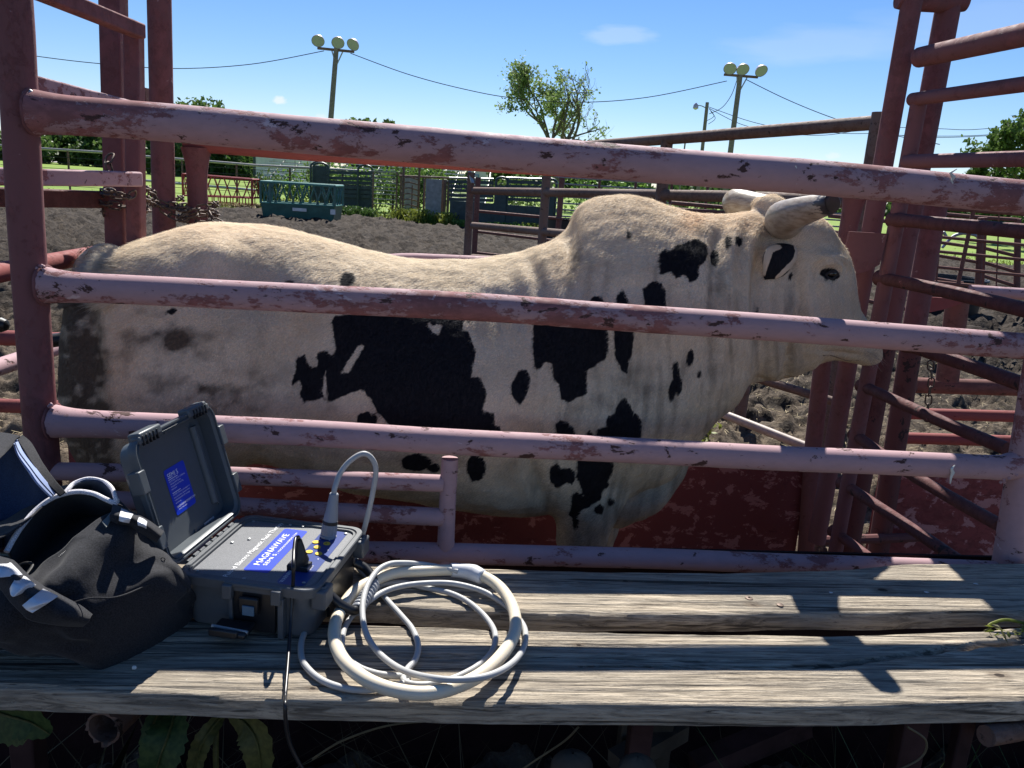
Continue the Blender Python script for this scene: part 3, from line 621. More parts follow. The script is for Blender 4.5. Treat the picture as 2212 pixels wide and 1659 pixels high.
# right grid pen
y = 9.5
t = thing('rod_pen', (at(2120, 620, y)[0], y, 0), 'brown rod pen panels on the right with slanting uprights', 'fence')
for (a_, b2, yy, r_) in (((2040, 449), (2230, 463), 9.5, .028), ((2045, 463), (2122, 470), 13, .03), ((2122, 470), (2200, 475), 13, .03), ((2030, 512), (2230, 531), 9.5, .018), ((2025, 543), (2230, 563), 9.5, .018), ((2018, 576), (2230, 597), 9.5, .018), ((2010, 608), (2230, 630), 9.5, .02), ((2020, 522), (2117, 536), 11, .022), ((2020, 551), (2117, 567), 11, .022), ((2122, 535), (2200, 554), 13, .028), ((2122, 566), (2200, 589), 13, .028), ((2122, 595), (2200, 620), 13, .028), ((2010, 600), (2080, 612), 11, .022)):
    pipe(t, 'rail', at(*a_, yy), at(*b2, yy), r_, S_rustred)
for (a_, b2, yy, r_) in (((2103, 455), (2070, 612), 9.5, .024), ((2120, 470), (2112, 640), 11, .045), ((2128, 470), (2120, 640), 11.1, .03), ((2199, 473), (2196, 640), 13, .05), ((2158, 460), (2152, 618), 9.5, .008), ((2028, 540), (2023, 604), 9.5, .012)):
    pipe(t, 'upright', at(*a_, yy), at(*b2, yy), r_, S_rustred)
t = thing('wheel_line', (at(2060, 520, 27)[0], 27, 0), 'grey bent irrigation pipe frame lying on the grass', 'frame')
for pts in ([(2035, 535), (2060, 510), (2090, 503)], [(2038, 500), (2046, 515)], [(2070, 503), (2110, 510), (2113, 530)]):
    b = MB(); b.tube(catmull([at(U, V, 22) for U, V in pts]), .04, 6); b.build('bent_pipe', S_galv, t)
c = at(2072, 688, 9.6); c[2] = 0; c = onz(2072, 690, 0); tub(c+[0, .5, 0], .52, .58, 'black round stock tub on the dirt behind the gate rails', S_black)

# ---------------------------------------------------------------- bushes, weeds
def bush(U, V, y, w, h, mat, label, n=1500, leaf=.09, seed=0, cat='bush', group='bushes among the pens'):
    c = at(U, V, y); c[2] = 0; r = np.random.default_rng(seed); t = thing('bush', c, label, cat, group)
    b = MB(); tips = []
    for k in range(9):
        a = r.uniform(0, 2*PI); e = c+np.array([math.cos(a)*w*.4, math.sin(a)*w*.3, h*r.uniform(.6, 1)]); m_ = (c+e)/2+r.normal(size=3)*.08
        p_ = catmull([c, m_, e], 4); b.tube(p_, .012, 4); tips.append(p_[3:])
    b.build('stem', S_bark, t); T = np.concatenate(tips); j = r.integers(0, len(T), n)
    C = T[j]+r.normal(size=(n, 3))*np.array([w*.14, w*.14, h*.1]); C[:, 2] = np.maximum(C[:, 2], .03)
    o = leaves('foliage', C, None, leaf, mat, t, seed=seed); o['kind'] = 'stuff'
for i, a in enumerate([(582, 440, 33, 1.0, 1.3, 'leafy bush between the red and green feeders'), (655, 430, 37, 2.4, 1.3, 'low weeds bush behind the green feeder'), (745, 440, 38, 2.6, 2.1, 'tall bush behind the dark chute arches'), (700, 440, 38, 1.6, 1.7, 'bush in front of the bleachers by the arch'), (815, 445, 36, 2.4, 1.8, 'wide bush tangled in the thin pipe pen'), (850, 445, 36.5, 2.0, 2.1, 'tall bush left of the bowed gate'), (893, 445, 35, 2.2, 2.3, 'dark bush behind the bowed gate'), (945, 440, 35, 2.4, 2.2, 'pale bush behind the grey board'), (1110, 440, 36, .01, .01, ''), (1130, 445, 34, 2.6, 2.0, 'yellowish bush behind the sorting panel arch'), (1300, 450, 30, 3.2, 2.1, 'wide green bush behind the catwalk rail'), (1365, 450, 30, 2, 1.5, 'lower bush right of the wide green bush'), (1495, 460, 29, 1.6, 1.5, 'small bush with reddish tips near the light pole base')]):
    if a[5]: bush(*a[:5], L_bush if i % 3 else L_tree, a[5], 850, .10, 60+i)
def weed(U, V, y, w, h, mat, label, seed, n=420, yellow=False):
    c = at(U, V, y); c[2] = 0; r = np.random.default_rng(seed); t = thing('weed_clump', c, label, 'weeds', 'weed clumps at the pen feet'); w *= .55; h *= .8; n = 240
    B = c+np.stack([r.normal(0, w*.4, n), r.normal(0, .25, n), 0*r.random(n)], -1); o = blades('stems', B, h*.35, h, .02, mat, t, seed); o['kind'] = 'stuff'
    C = B[r.integers(0, n, n*2)]+np.stack([r.normal(0, .06, n*2), r.normal(0, .06, n*2), r.uniform(.1, .95, n*2)*h], -1)
    o = leaves('foliage', C, None, .06, mat, t, seed=seed); o['kind'] = 'stuff'
for i, a in enumerate([(755, 468, 31, 1.6, .45, L_dark, 'dark low weeds right of the green feeder'), (785, 472, 31, 1.1, .4, L_dark, 'dark weeds below the solid chute sheet'), (870, 462, 30.5, 1.4, .55, L_weed, 'yellow green weeds at the foot of the bowed gate'), (905, 472, 29.3, 1.0, .6, L_weed, 'tall yellow weeds left of the upright board'), (962, 480, 29, .9, .55, L_weed, 'yellow flowering weeds right of the upright board'), (930, 484, 29.4, .6, .35, L_bush, 'green weeds right under the upright board'), (1100, 484, 28.5, 2.2, .3, L_bush, 'low weeds along the sorting panel'), (1160, 486, 28.5, 1.4, .35, L_weed, 'pale weeds below the sorting panel arch'), (1000, 482, 29, .9, .25, L_bush, 'small weeds between post cluster and sorting panel'), (640, 428, 33, 2.2, .5, L_weed, 'yellowish weeds behind the feeder tub'), (1207, 480, 27, .9, .5, L_weed, 'weeds beside the far stock tub')]):
    weed(a[0], a[1], a[2], a[3], a[4], a[5], a[6], 90+i)
n = 15000; x = RNG.uniform(-34, 34, n); y = dirt_edge(x)+RNG.exponential(1.8, n)-.4
o = blades('lawn_grass', np.stack([x, y, 0*x-.02], -1), .03, .10, .03, L_weed, seed=3); tag(o, 'rough grass along the edge of the dirt', 'grass', kind='stuff')
# straw on near dirt
n = 6500; x = RNG.uniform(-3.5, 6, n); y = RNG.uniform(3.0, 9, n); B = np.stack([x, y, 0*x], -1); B[:, 2] = height(B)+.012
r = RNG; a = r.uniform(0, 2*PI, n); L_ = r.uniform(.02, .09, n); d = np.stack([np.cos(a)*L_, np.sin(a)*L_, r.normal(0, .01, n)], -1); w_ = np.stack([-np.sin(a), np.cos(a), 0*a], -1)*.0016
V = np.stack([B-w_, B+w_, B+d+w_, B+d-w_], 1).reshape(-1, 3); o = fast_mesh('loose_straw', V, np.arange(n*4).reshape(n, 4), S_straw, nv=4); tag(o, 'bits of dry straw scattered over the near dirt', 'straw', kind='stuff')
x = RNG.uniform(-12.8, -10.2, 1500); y = RNG.uniform(30.9, 33.5, 1500); B = np.stack([x, y, 0*x+.02], -1)
o = blades('old_hay', B, .02, .12, .03, S_straw, seed=9, lean=2.5); tag(o, 'pale old hay under the red feeder', 'hay', kind='stuff')
c = at(1503, 935, 3.35)
t = thing('green_weed', (c[0], c[1], 0), 'small leafy green weed growing in front of the bull chest', 'weed')
r = np.random.default_rng(5); cs = []; b = MB()
for k in range(6):
    e = np.array([c[0]+r.normal(0, .05), c[1]+r.normal(0, .05), c[2]+r.uniform(-.12, .08)]); p_ = catmull([(c[0]+r.normal(0, .02), c[1], 0), ((c[0]+e[0])/2+r.normal(0, .02), c[1], e[2]*.5), e], 6); b.tube(p_, .003, 4); cs.append(p_[5:])
b.build('stem', L_weed, t); T = np.concatenate(cs); C = T[r.integers(0, len(T), 420)]+r.normal(size=(420, 3))*.018; o = leaves('foliage', C, None, .02, L_weed, t, seed=7); o['kind'] = 'stuff'
# ================================================================ CHUTE
KN = nrm([-.1, 1, 0]); KT = nrm([1, .1, 0])
def rail(t, name, pts, y0, r, mat, fl=(1, 1), n=22, k=.1, dent=0, plane=None, joint=1.35):
    if y0 < 2.2: r = r*1.037
    """pts: pixels lying on the vertical plane; radius r"""
    f_ = plane if plane else (lambda U, V: onp(U, V, y0, k))
    P = catmull([f_(U, V) for U, V in pts], 1)
    L = np.concatenate([[0], np.cumsum(np.linalg.norm(np.diff(P, axis=0), axis=1))]); s = np.unique(np.concatenate([np.linspace(0, L[-1], 40), [0.015, .03, .05, .08, .12, L[-1]-.12, L[-1]-.08, L[-1]-.05, L[-1]-.03, L[-1]-.015]])); s = s[(s >= 0) & (s <= L[-1])]
    Q = np.stack([np.interp(s, L, P[:, i]) for i in range(3)], -1); rr = np.full(len(s), r)
    if fl[0]: rr *= 1+(joint-1)*np.exp(-(s/.045)**1.3)
    if fl[1]: rr *= 1+(joint-1)*np.exp(-((L[-1]-s)/.045)**1.3)
    Q = Q+np.stack([0*s, 0*s, (fbm(np.stack([s*2.2, 0*s, 0*s+r*99], -1), 2, int(r*1e4) % 50)-.5)*.006], -1)
    b = MB(); b.tube(Q, rr, n); return b.build(name, mat, t)
def weld(t, c, r, mat, seed=0):
    rg = np.random.default_rng(seed); b = MB(); a = np.linspace(0, 2*PI, 28, endpoint=False)
    return b
NY = 1.94
o0 = onp(60, 870, NY); t = thing('chute_side_panel', (o0[0], o0[1], 0), 'near side of the chute, faded pinkish red pipe rails running across the picture', 'fence panel')
CH = t
rail(t, 'top_rail', [(70, 240), (140, 247), (400, 268), (1100, 332), (1700, 380), (2330, 437)], NY, .0395, P_near, (1, 0), 26, joint=1.18)
rail(t, 'middle_rail', [(92, 614), (150, 619), (600, 640), (1100, 668), (1700, 710), (2330, 757)], NY, .0325, P_near, (1, 0), 26, joint=1.28)
rail(t, 'third_rail', [(110, 909), (150, 913), (600, 932), (1100, 960), (1700, 990), (2165, 1010), (2215, 1000)], NY, .0315, P_near, (1, 1), 26, joint=1.26)
rail(t, 'short_rail', [(112, 1019), (400, 1024), (700, 1034), (958, 1044)], NY, .0215, P_near, (0, 0), 18)
rail(t, 'short_rail', [(118, 1075), (400, 1088), (700, 1104), (958, 1118)], NY, .0225, P_near, (0, 0), 18)
rail(t, 'bottom_rail', [(110, 1178), (600, 1190), (900, 1194), (1400, 1207), (1950, 1227), (2330, 1240)], NY, .0265, P_near, (0, 0), 20)
rail(t, 'end_post', [(18, -140), (33, 60), (56, 480), (82, 850), (112, 1240), (130, 1500)], NY+.005, .036, P_post, (0, 0), 26)
rail(t, 'stub_post', [(972, 990), (966, 1100), (961, 1225)], NY, .0205, P_near, (0, 1), 18)
rail(t, 'corner_post', [(2320, 400), (2262, 720), (2215, 1000), (2178, 1230)], NY+.005, .041, P_near, (0, 0), 24)
# lower sheet of the near side, below the bottom rail and behind the bench
a, b_ = onp(-150, 1300, NY+.05), onp(2400, 1300, NY+.05); b = MB()
b.add([(a[0], a[1], -.2), (b_[0], b_[1], -.2), (b_[0], b_[1], .66), (a[0], a[1], .66)]+[(a[0], a[1]+.01, -.2), (b_[0], b_[1]+.01, -.2), (b_[0], b_[1]+.01, .66), (a[0], a[1]+.01, .66)], [(0, 1, 2, 3), (5, 4, 7, 6), (3, 2, 6, 7)]); b.build('kick_sheet', simple('shade_toned_sheet', (.022, .010, .010), .9, .1, 0, .4, 8), t, smooth=False)  # near-black sheet colour stands in for the shade under the bench
# weld beads
for i, (U, V, r_) in enumerate(((66, 205, .045), (88, 580, .046), (112, 880, .04), (961, 1218, .026), (2170, 1030, .03))):
    c = onp(U, V, NY-.02); b = MB(); rg = np.random.default_rng(i)
    for k in range(7): p = c+rg.normal(size=3)*np.array([.010, .006, .010]); b.tube([p-[.004, 0, 0], p, p+[.004, 0, 0]], [.002, .0055, .002], 6)
    b.build('weld_bead', P_near if i else S_galv, t)
for (U, V, r_, sd_) in ((97, 244, .043, 1), (118, 617, .039, 2), (136, 911, .037, 3)):
    c = onp(U, V, NY); b = MB(); rg = np.random.default_rng(sd_); a = np.linspace(0, 2*PI, 30, endpoint=False)
    b.tube([c+np.array([rg.normal(0, .0012)-.022, math.cos(x)*(r_*1.12), math.sin(x)*(r_*1.12)]) for x in a], .0038+.0014*rg.random(30), 6, closed=True); b.build('weld_seam', P_post, t)
# bird droppings / lumps of caulk
for U, V, s_ in ((1717, 378, 1), (2058, 387, 1.2), (2057, 1025, 1.3)):
    c = onp(U, V, NY-.036); b = MB(); rg = np.random.default_rng(int(U)); pts = [c+np.array([rg.normal(0, .003), rg.uniform(-.001, .002), .02*s_-.008*k*s_]) for k in range(6)]
    b.tube(pts, [.001, .003*s_, .004*s_, .0025*s_, .002*s_, .001], 6); b.build('white_smear', simple('dried_white_splash', (.55, .55, .5)), t)
# far side of the chute
FY = 3.06
o0 = onp(425, 400, FY); t = thing('chute_far_panel', (o0[0], o0[1], 0), 'far side of the chute behind the bull, brighter red rail and flared posts', 'fence panel')
rail(t, 'top_rail', [(400, 305), (634, 322), (970, 345), (1504, 378), (1850, 405)], FY, .036, P_red, (0, 0), 20)
rail(t, 'flared_post', [(424, 318), (425, 345), (426, 400), (428, 500), (432, 900)], FY, .034, P_post, (1, 0), 20, joint=1.55)
rail(t, 'middle_rail', [(300, 600), (880, 563), (1010, 568), (1500, 590)], FY, .028, P_near, (0, 0), 16)
rail(t, 'gusset_post', [(1848, 415), (1812, 600), (1778, 775), (1757, 960), (1740, 1200)], FY+.02, .034, P_post, (1, 0), 20, joint=1.45)
a, b_ = onp(150, 1000, FY+.04), onp(1748, 1000, FY+.04); zt = onp(1600, 992, FY)[2]; b = MB()
b.box((a+b_)/2*[1, 1, 0]+[0, 0, (zt+.05)/2], (np.linalg.norm((b_-a)[:2]), .006, zt-.05), KT, KN); b.build('side_sheet', P_sheet, t, smooth=False)
c0 = [(1836, 500), (1918, 505), (1900, 572), (1868, 588), (1846, 592), (1818, 575)]; b = MB(); f_ = [onp(U, V, 2.74) for U, V in c0]; bk = [p+KN*.012 for p in f_]; n = len(c0)
b.add(f_+bk, [tuple(range(n)), tuple(range(2*n-1, n-1, -1))]+[(i, n+i, n+(i+1) % n, (i+1) % n) for i in range(n)]); b.build('gusset_plate', P_post, t, smooth=False)
# right head gate posts
GP = thing('head_gate', (onp(1900, 500, 2.9)[0], 3.1, 0), 'tall dark red head gate of close upright pipes in front of the bull nose', 'gate')
t = GP
def lpipe(nm, a, b_, ya, yb, r, mat, n=18, fl=(0, 0), mid=None):
    A = at(*a, ya); B = at(*b_, yb); b = MB(); s = np.linspace(0, 1, 12); P = A+(B-A)*s[:, None]; rr = np.full(12, r)
    if fl[0]: rr[0] *= 1.4; rr[1] *= 1.1
    if fl[1]: rr[-1] *= 1.4; rr[-2] *= 1.1
    b.tube(P, rr, n); return b.build(nm, mat, t)
lpipe('upright', (1972, -10), (1764, 1170), 2.98, 3.02, .034, P_post)
lpipe('upright', (1986, 215), (1800, 1216), 2.88, 2.88, .0265, P_post)
lpipe('upright', (2050, 5), (1920, 705), 3.1, 3.1, .042, P_post); lpipe('upright', (1921, 700), (1828, 1216), 3.11, 3.11, .040, P_dark)
lpipe('upright', (2024, 425), (1976, 700), 3.25, 3.25, .044, P_post); lpipe('upright', (1977, 695), (1893, 1216), 3.26, 3.26, .043, P_dark)
b = MB(); b.tube([at(1938, -2, 3.0), at(1960, -1, 3.0), at(2060, 2, 3.1), at(2088, 5, 3.1)], [.03, .036, .040, .03], 18); b.build('cross_bar', P_post, t)
b = MB(); b.tube([at(1990, 1160, 3.3), at(1768, 1168, 3.05)], .02, 10); b.build('floor_bar', P_dark, t)
a, b_ = at(1885, 1100, 3.36), at(2330, 1100, 3.36); zt = at(2000, 1004, 3.36)[2]; b = MB(); b.box(((a[0]+b_[0])/2, 3.36, zt/2+.03), (b_[0]-a[0], .006, zt)); b.build('lower_sheet', P_sheetL, t, smooth=False)
# swing gate coming towards the camera on the right
G3 = at(1941, 425, 2.88)
def gat(U, V): d = ray(U, V); n_ = np.array([1, .168]); tt = (n_@G3[:2])/(n_@d[:2]); return CP+d*tt
t = thing('swing_gate', (G3[0], G3[1], 0), 'dark red pipe gate whose rails fan out to the lower right edge', 'gate')
def grail(a, b_, r, mat=P_dark, mid=None, fl=(1, 0)):
    pts = [gat(*a)]+([gat(*mid)] if mid else [])+[gat(*b_)]; P = catmull(pts, 10); b = MB(); rr = np.full(len(P), r); k = min(3, len(P))
    if fl[0]: rr[0] *= 1.35; rr[1] *= 1.12
    b.tube(P, rr, 18); return b.build('rail', mat, t)
grail((1986, 124), (2300, 56), .0325, P_post, fl=(0, 0)); grail((1970, 215), (2300, 170), .0215, P_post, fl=(0, 0)); grail((1958, 349), (2300, 341), .0225, P_post, fl=(0, 0))
grail((1928, 474), (2300, 508), .0215); grail((1900, 600), (2300, 690), .0215, mid=(2055, 632)); grail((1960, 745), (2300, 862), .0215, mid=(2100, 792))
grail((1860, 832), (2176, 970), .0195, mid=(2035, 911)); grail((1844, 937), (2160, 1135), .0195, mid=(1968, 1024))
grail((1818, 1042), (2075, 1214), .0195, mid=(1966, 1140)); grail((1800, 1146), (1900, 1222), .0195)
# red frame beyond
t = thing('red_pen_frame', (at(2100, 900, 4.2)[0], 4.2, 0), 'red frame with level rails and short thick post beyond the gate', 'fence')
for (a_, b2, r_, m_) in (((1955, 893), (2320, 903), .031, P_red), ((1950, 946), (2320, 957), .031, P_red), ((1975, 832), (2320, 842), .042, P_rustred), ((2095, 628), (2320, 642), .03, P_near)):
    b = MB(); b.tube([at(*a_, 4.2), at(*b2, 4.2)], r_, 16); b.build('rail', m_, t)
b = MB(); b.tube([at(2070, 640, 4.1), at(2046, 822, 4.1)], .055, 18); b.build('post', P_rustred, t)
b = MB(); g0 = [at(1990, 640, 4.0), at(2098, 648, 4.0), at(2040, 668, 4.0), at(1985, 680, 4.0)]; g1 = [p+[0, .012, 0] for p in g0]; b.add(g0+g1, [(0, 1, 2, 3), (7, 6, 5, 4), (0, 4, 5, 1), (1, 5, 6, 2), (2, 6, 7, 3)]); b.build('gusset', P_red, t, smooth=False)
t = thing('ground_pipes', (at(1650, 940, 4.3)[0], 4.3, 0), 'two pale pipes lying low across the dirt behind the bull throat', 'pipes')
for (a_, b2, ya, yb, r_) in (((1505, 872), (1775, 978), 4.4, 3.9, .024), ((1560, 795), (1830, 876), 4.9, 4.4, .026)):
    b = MB(); b.tube([at(*a_, ya), at(*b2, yb)], r_, 12); b.build('pipe', S_rust if r_ > .025 else simple('pale_worn_pipe', (.33, .26, .22), .5, .4), t)
# left gate
t = thing('left_gate', (at(280, 500, 2.5)[0], 2.5, 0), 'square tube red gate at left with doubled posts wrapped in chain', 'gate'); LG = t
def sq(nm, a, b_, ya, yb, w, h, mat, upv=(0, 0, 1)):
    b = MB(); b.beam(at(*a, ya), at(*b_, yb), w, h, upv); return b.build(nm, mat, t, smooth=True, bevel=.005)
sq('upright', (244, -30), (266, 900), 2.55, 2.55, .062, .062, P_post, (1, 0, 0)); sq('upright', (289, 75), (300, 900), 2.47, 2.47, .043, .045, P_post, (1, 0, 0))
sq('top_bar', (60, -30), (302, 68), 2.0, 2.44, .04, .04, P_post); sq('upper_bar', (20, 172), (296, 240), 1.98, 2.44, .04, .045, P_near)
sq('middle_bar', (-60, 380), (298, 387), 1.95, 2.43, .04, .042, P_near); sq('lower_bar', (-60, 424), (262, 432), 2.1, 2.6, .045, .05, P_dark)
t = thing('round_post', (at(350, 500, 2.9)[0], 2.9, 0), 'tall round red post between the square gate and the flared post', 'post')
b = MB(); b.tube([at(343, -40, 2.88), at(355, 500, 2.88), at(364, 900, 2.88)], .0385, 20); b.build('pipe', P_post, t)
b = MB(); b.beam(at(308, 190, 2.9), at(311, 226, 2.9), .03, .03, (1, 0, 0)); b.build('stop_tab', P_dark, t)
t = thing('rear_gate_bar', (at(140, 560, 2.2)[0], 2.2, 0), 'sloping red bar behind the bull rump at left', 'gate')
b = MB(); b.tube([at(-60, 600, 1.98), at(290, 532, 3.0)], .027, 16); b.build('bar', P_red, t)
t = thing('left_pen_rails', (at(60, 740, 3.3)[0], 3.3, 0), 'red and grey rails low at the left edge behind the near post', 'fence')
for (a_, b2, r_, m_) in (((-60, 727), (220, 738), .032, P_red), ((-60, 874), (240, 884), .03, P_red)):
    b = MB(); b.tube([at(*a_, 3.3), at(*b2, 3.3)], r_, 14); b.build('rail', m_, t)
b = MB(); b.tube([at(-60, 812, 2.5), at(140, 745, 3.1)], .03, 14); b.build('slant_rail', P_near, t)
b = MB(); b.tube([at(104, 737, 2.75), at(180, 727, 2.8)], .024, 14); b.build('rubber_sleeve', S_black, t)
c = at(3, 702, 2.4); b = MB(); b.tube([c-[.03, 0, 0], c-[.022, 0, 0], c, c+[.016, 0, 0], c+[.022, 0, 0]], [.004, .017, .023, .016, .003], 14); b.build('rubber_knob', S_black, t)

# ---- chains
def link_mesh():
    b = MB(); a = np.linspace(0, 2*PI, 16, endpoint=False); pts = [(math.cos(x)*.0105+ (.010 if math.cos(x) > 0 else -.010), math.sin(x)*.0115, 0) for x in a]
    b.tube(pts, .0031, 7, closed=True); return b.mesh('link', S_chain)
LM = link_mesh()
def chain(pts, label, sc=1.0, slack=0):
    P = catmull(pts, 12); L = np.concatenate([[0], np.cumsum(np.linalg.norm(np.diff(P, axis=0), axis=1))]); st = .0315*sc; n = max(2, int(L[-1]/st))
    t = thing('chain', P[0], label, 'chain', 'rusty steel chains')
    for i in range(n):
        s = (i+.5)*L[-1]/n; c = np.array([np.interp(s, L, P[:, k]) for k in range(3)]); d = nrm([np.interp(min(s+.01, L[-1]), L, P[:, k])-np.interp(max(s-.01, 0), L, P[:, k]) for k in range(3)])
        up = np.array([0, 0, 1.]) if abs(d[2]) < .9 else np.array([0, 1., 0]); y_ = nrm(np.cross(up, d)); z_ = np.cross(d, y_)
        a = (PI/2 if i % 2 else 0)+random.uniform(-.35, .35)+.4; Y2 = y_*math.cos(a)+z_*math.sin(a); Z2 = np.cross(d, Y2)
        o = bpy.data.objects.new('link', LM); COL.objects.link(o); o.parent = t
        R_ = Matrix([[d[k], Y2[k], Z2[k]] for k in range(3)]).to_4x4(); o.matrix_local = Matrix.Translation(Vector((c-P[0]).tolist())) @ R_ @ Matrix.Scale(sc, 4)
def ring_pts(cU, cV, y, r, turns, drop, n=10, k0=0):
    c = at(cU, cV, y); return [c+np.array([math.cos(x)*r, math.sin(x)*r, -drop*i/n]) for i, x in enumerate(np.linspace(k0, k0+turns*2*PI, int(n*turns)+1))]
chain([at(240, 335, 2.4), at(234, 350, 2.38), at(238, 370, 2.38), at(247, 378, 2.42)], 'loop of chain hanging beside the square post above the middle bar')
chain(ring_pts(268, 405, 2.53, .062, 2.6, .03), 'chain wrapped several turns round the square gate post')
chain([at(232, 408, 2.42), at(250, 418, 2.38), at(272, 424, 2.38), at(292, 418, 2.42)], 'loose chain turn drooping under the middle bar')
chain([at(300, 405, 2.5), at(330, 418, 2.72), at(345, 437, 2.78), at(375, 450, 2.8), at(410, 452, 2.82), at(448, 448, 2.82)], 'upper chain span from the square post to the flared post')
chain([at(300, 425, 2.5), at(335, 440, 2.74), at(360, 458, 2.8), at(385, 472, 2.8), at(415, 465, 2.84), at(445, 462, 2.84)], 'lower chain span drooping round the round post')
chain(ring_pts(428, 438, 2.93, .062, 2.2, .035), 'chain wrapped round the flared red post')
chain([at(445, 462, 2.84), at(452, 455, 2.83), at(458, 470, 2.8), at(478, 482, 2.78)], 'chain end hanging over the bull rump')
chain(ring_pts(355, 425, 2.9, .056, 1.5, .03), 'chain wrapped round the round post')
chain([at(2010, 780, 3.15), at(2012, 820, 3.15), at(2006, 860, 3.15), at(2003, 910, 3.15)], 'dark chain hanging straight down beside the right gate posts')

# ================================================================ BENCH
BZ = .7
def edge(pts, z=BZ): return np.array([onz(U, V, z) for U, V in pts])
def line_at(E, xs): return np.interp(xs, E[:, 0], E[:, 1])
fb = edge([(-150, 1319), (0, 1325), (782, 1346), (1062, 1357), (1374, 1365), (1790, 1371), (2117, 1361), (2212, 1353), (2400, 1340)])
ff = edge([(-150, 1482), (0, 1487), (324, 1499.5), (612, 1508.5), (1062, 1520), (1738, 1527), (1946, 1522), (2212, 1514), (2400, 1506)])
bb = edge([(-150, 1186), (0, 1190), (785, 1214), (1051, 1226), (1269, 1233), (1582, 1236), (1842, 1228), (1946, 1217), (2212, 1215), (2400, 1214)])
bf = edge([(-150, 1281), (0, 1285), (827, 1307), (1062, 1323), (1426, 1327), (1686, 1326), (1946, 1322), (2212, 1317), (2400, 1314)])
S_under = simple('shade_toned_steel', (.035, .018, .018), .8, .15, 0, .5, 12); S_underw = simple('shade_toned_board', (.05, .042, .033), .9, .1, 0, .4, 9)  # leg, brace and board colours darkened for the shade under the planks
t = thing('plank_bench', (0, 1.55, 0), 'low bench walkway of two long weathered grey planks on pipe legs', 'bench'); BE = t
def plank(Eb, Ef, seed, crack=None, th=.043):
    xs = np.linspace(max(Eb[0, 0], Ef[0, 0])-.15, min(Eb[-1, 0], Ef[-1, 0])+.1, 760); yb = line_at(Eb, xs); yf = line_at(Ef, xs)
    wob = (fbm(np.stack([xs*9, 0*xs, 0*xs+seed], -1), 3, seed)-.5)*.008; yf = yf+wob; yb = yb+(fbm(np.stack([xs*11, 0*xs+7, 0*xs+seed], -1), 3, seed)-.5)*.008
    prof = [(0, -th), (0, -th*.55), (0, -.006), (.004, -.0015), (.010, 0)]; NJ = 84; rows = []
    def pt(x, y, z): return (x, y, z)
    G = []
    for j, (dy, z) in enumerate(prof): G.append(np.stack([xs, yf+dy+((fbm(np.stack([xs*6, 0*xs+j*2, 0*xs], -1), 3, seed+j)-.5)*.006 if j < 3 else 0), BZ+z+0*xs], -1))
    for j in range(1, NJ):
        f = j/NJ; y = yf+.010+(yb-yf-.020)*f; yg = y-.1*xs; q3 = np.stack([xs*2.2, yg*105, 0*xs+seed], -1); z = (fbm(q3, 2, seed)-.5)*.0058+(fbm(np.stack([xs*1.1, yg*16, 0*xs+seed], -1), 2, seed+9)-.5)*.005; ck2 = vnoise(np.stack([xs*.9, yg*60, 0*xs+seed+5], -1), 33); z = z-np.clip((ck2-.80)*5, 0, 1)*.004
        if crack is not None:
            yc = np.interp(xs, crack[:, 0], crack[:, 1], left=99, right=crack[-1, 1]); yc = yc+(fbm(np.stack([xs*25, 0*xs, 0*xs], -1), 2, 5)-.5)*.008
            dd = np.abs(y-yc); cw = np.interp(xs, crack[:, 0], crack[:, 2], left=0); z = z-np.clip(1-dd/np.maximum(cw, 1e-4), 0, 1)*.02*(cw > .001)
        G.append(np.stack([xs, y, BZ+z], -1))
    for (dy, z) in ((-.010, 0), (-.004, -.0015), (0, -.006), (0, -th)): G.append(np.stack([xs, yb+dy, BZ+z+0*xs], -1))
    b = MB(); G = np.array(G); b.grid(G)
    b.add(np.concatenate([G[0], G[-1]]), [(i, i+len(xs), i+len(xs)+1, i+1) for i in range(len(xs)-1)])
    b.build('plank', S_wood, t, sharp=50)
ck = np.array([list(onz(U, V, BZ)[:2])+[w] for U, V, w in ((1250, 1438, .001), (1500, 1436, .004), (1700, 1440, .006), (1790, 1437, .009), (1900, 1425, .008), (2000, 1408, .012), (2120, 1393, .012), (2212, 1386, .012), (2400, 1375, .012))])
plank(fb, ff, 3, ck); plank(bb, bf, 8)
for U, V, k in ((222, 1575, 0),):
    c = at(U, V, 1.34); b = MB(); r_ = 42*1.45/F; a = np.linspace(0, 2*PI, 36, endpoint=False); rg = np.random.default_rng(2); ds = rg.normal(0, .004, 36)
    dr = nrm([.12, 1, -.04]); X_ = nrm(np.cross(dr, [0, 0, 1])); Z_ = np.cross(X_, dr)
    G = [[c+dr*(l+(ds[i] if l == 0 else 0))+X_*math.cos(x)*rr+Z_*math.sin(x)*rr for i, x in enumerate(a)] for l, rr in ((.5, r_), (0, r_), (0.001, r_*.86), (.5, r_*.86))]; b.grid(np.array(G), True); b.build('open_pipe_end', P_rust, t)
for U, w in ((60, .05), (1380, .045), (1960, .05), (2075, .03)):
    c = at(U, 1600, 1.42); b = MB(); b.beam((c[0], c[1], 0), (c[0], c[1], .652), w, w, (1, 0, 0)); b.build('leg', S_under, t, bevel=.004)
b = MB(); b.beam(at(1330, 1650, 1.5), at(1470, 1572, 1.62), .05, .04); b.build('brace', S_underw, t)
b = MB(); b.beam(at(1500, 1660, 1.6), at(1740, 1560, 1.7), .05, .05); b.build('brace', S_under, t)
b = MB(); b.tube([at(2130, 1590, 1.35), at(2300, 1560, 1.45)], .02, 12); b.build('brace', P_rust, t)
c = at(1390, 1610, 1.6); b = MB(); b.box((c[0], c[1], .3), (.12, .05, .6), nrm([1, .1, .1])); b.build('leg_board', S_underw, t, bevel=.004)
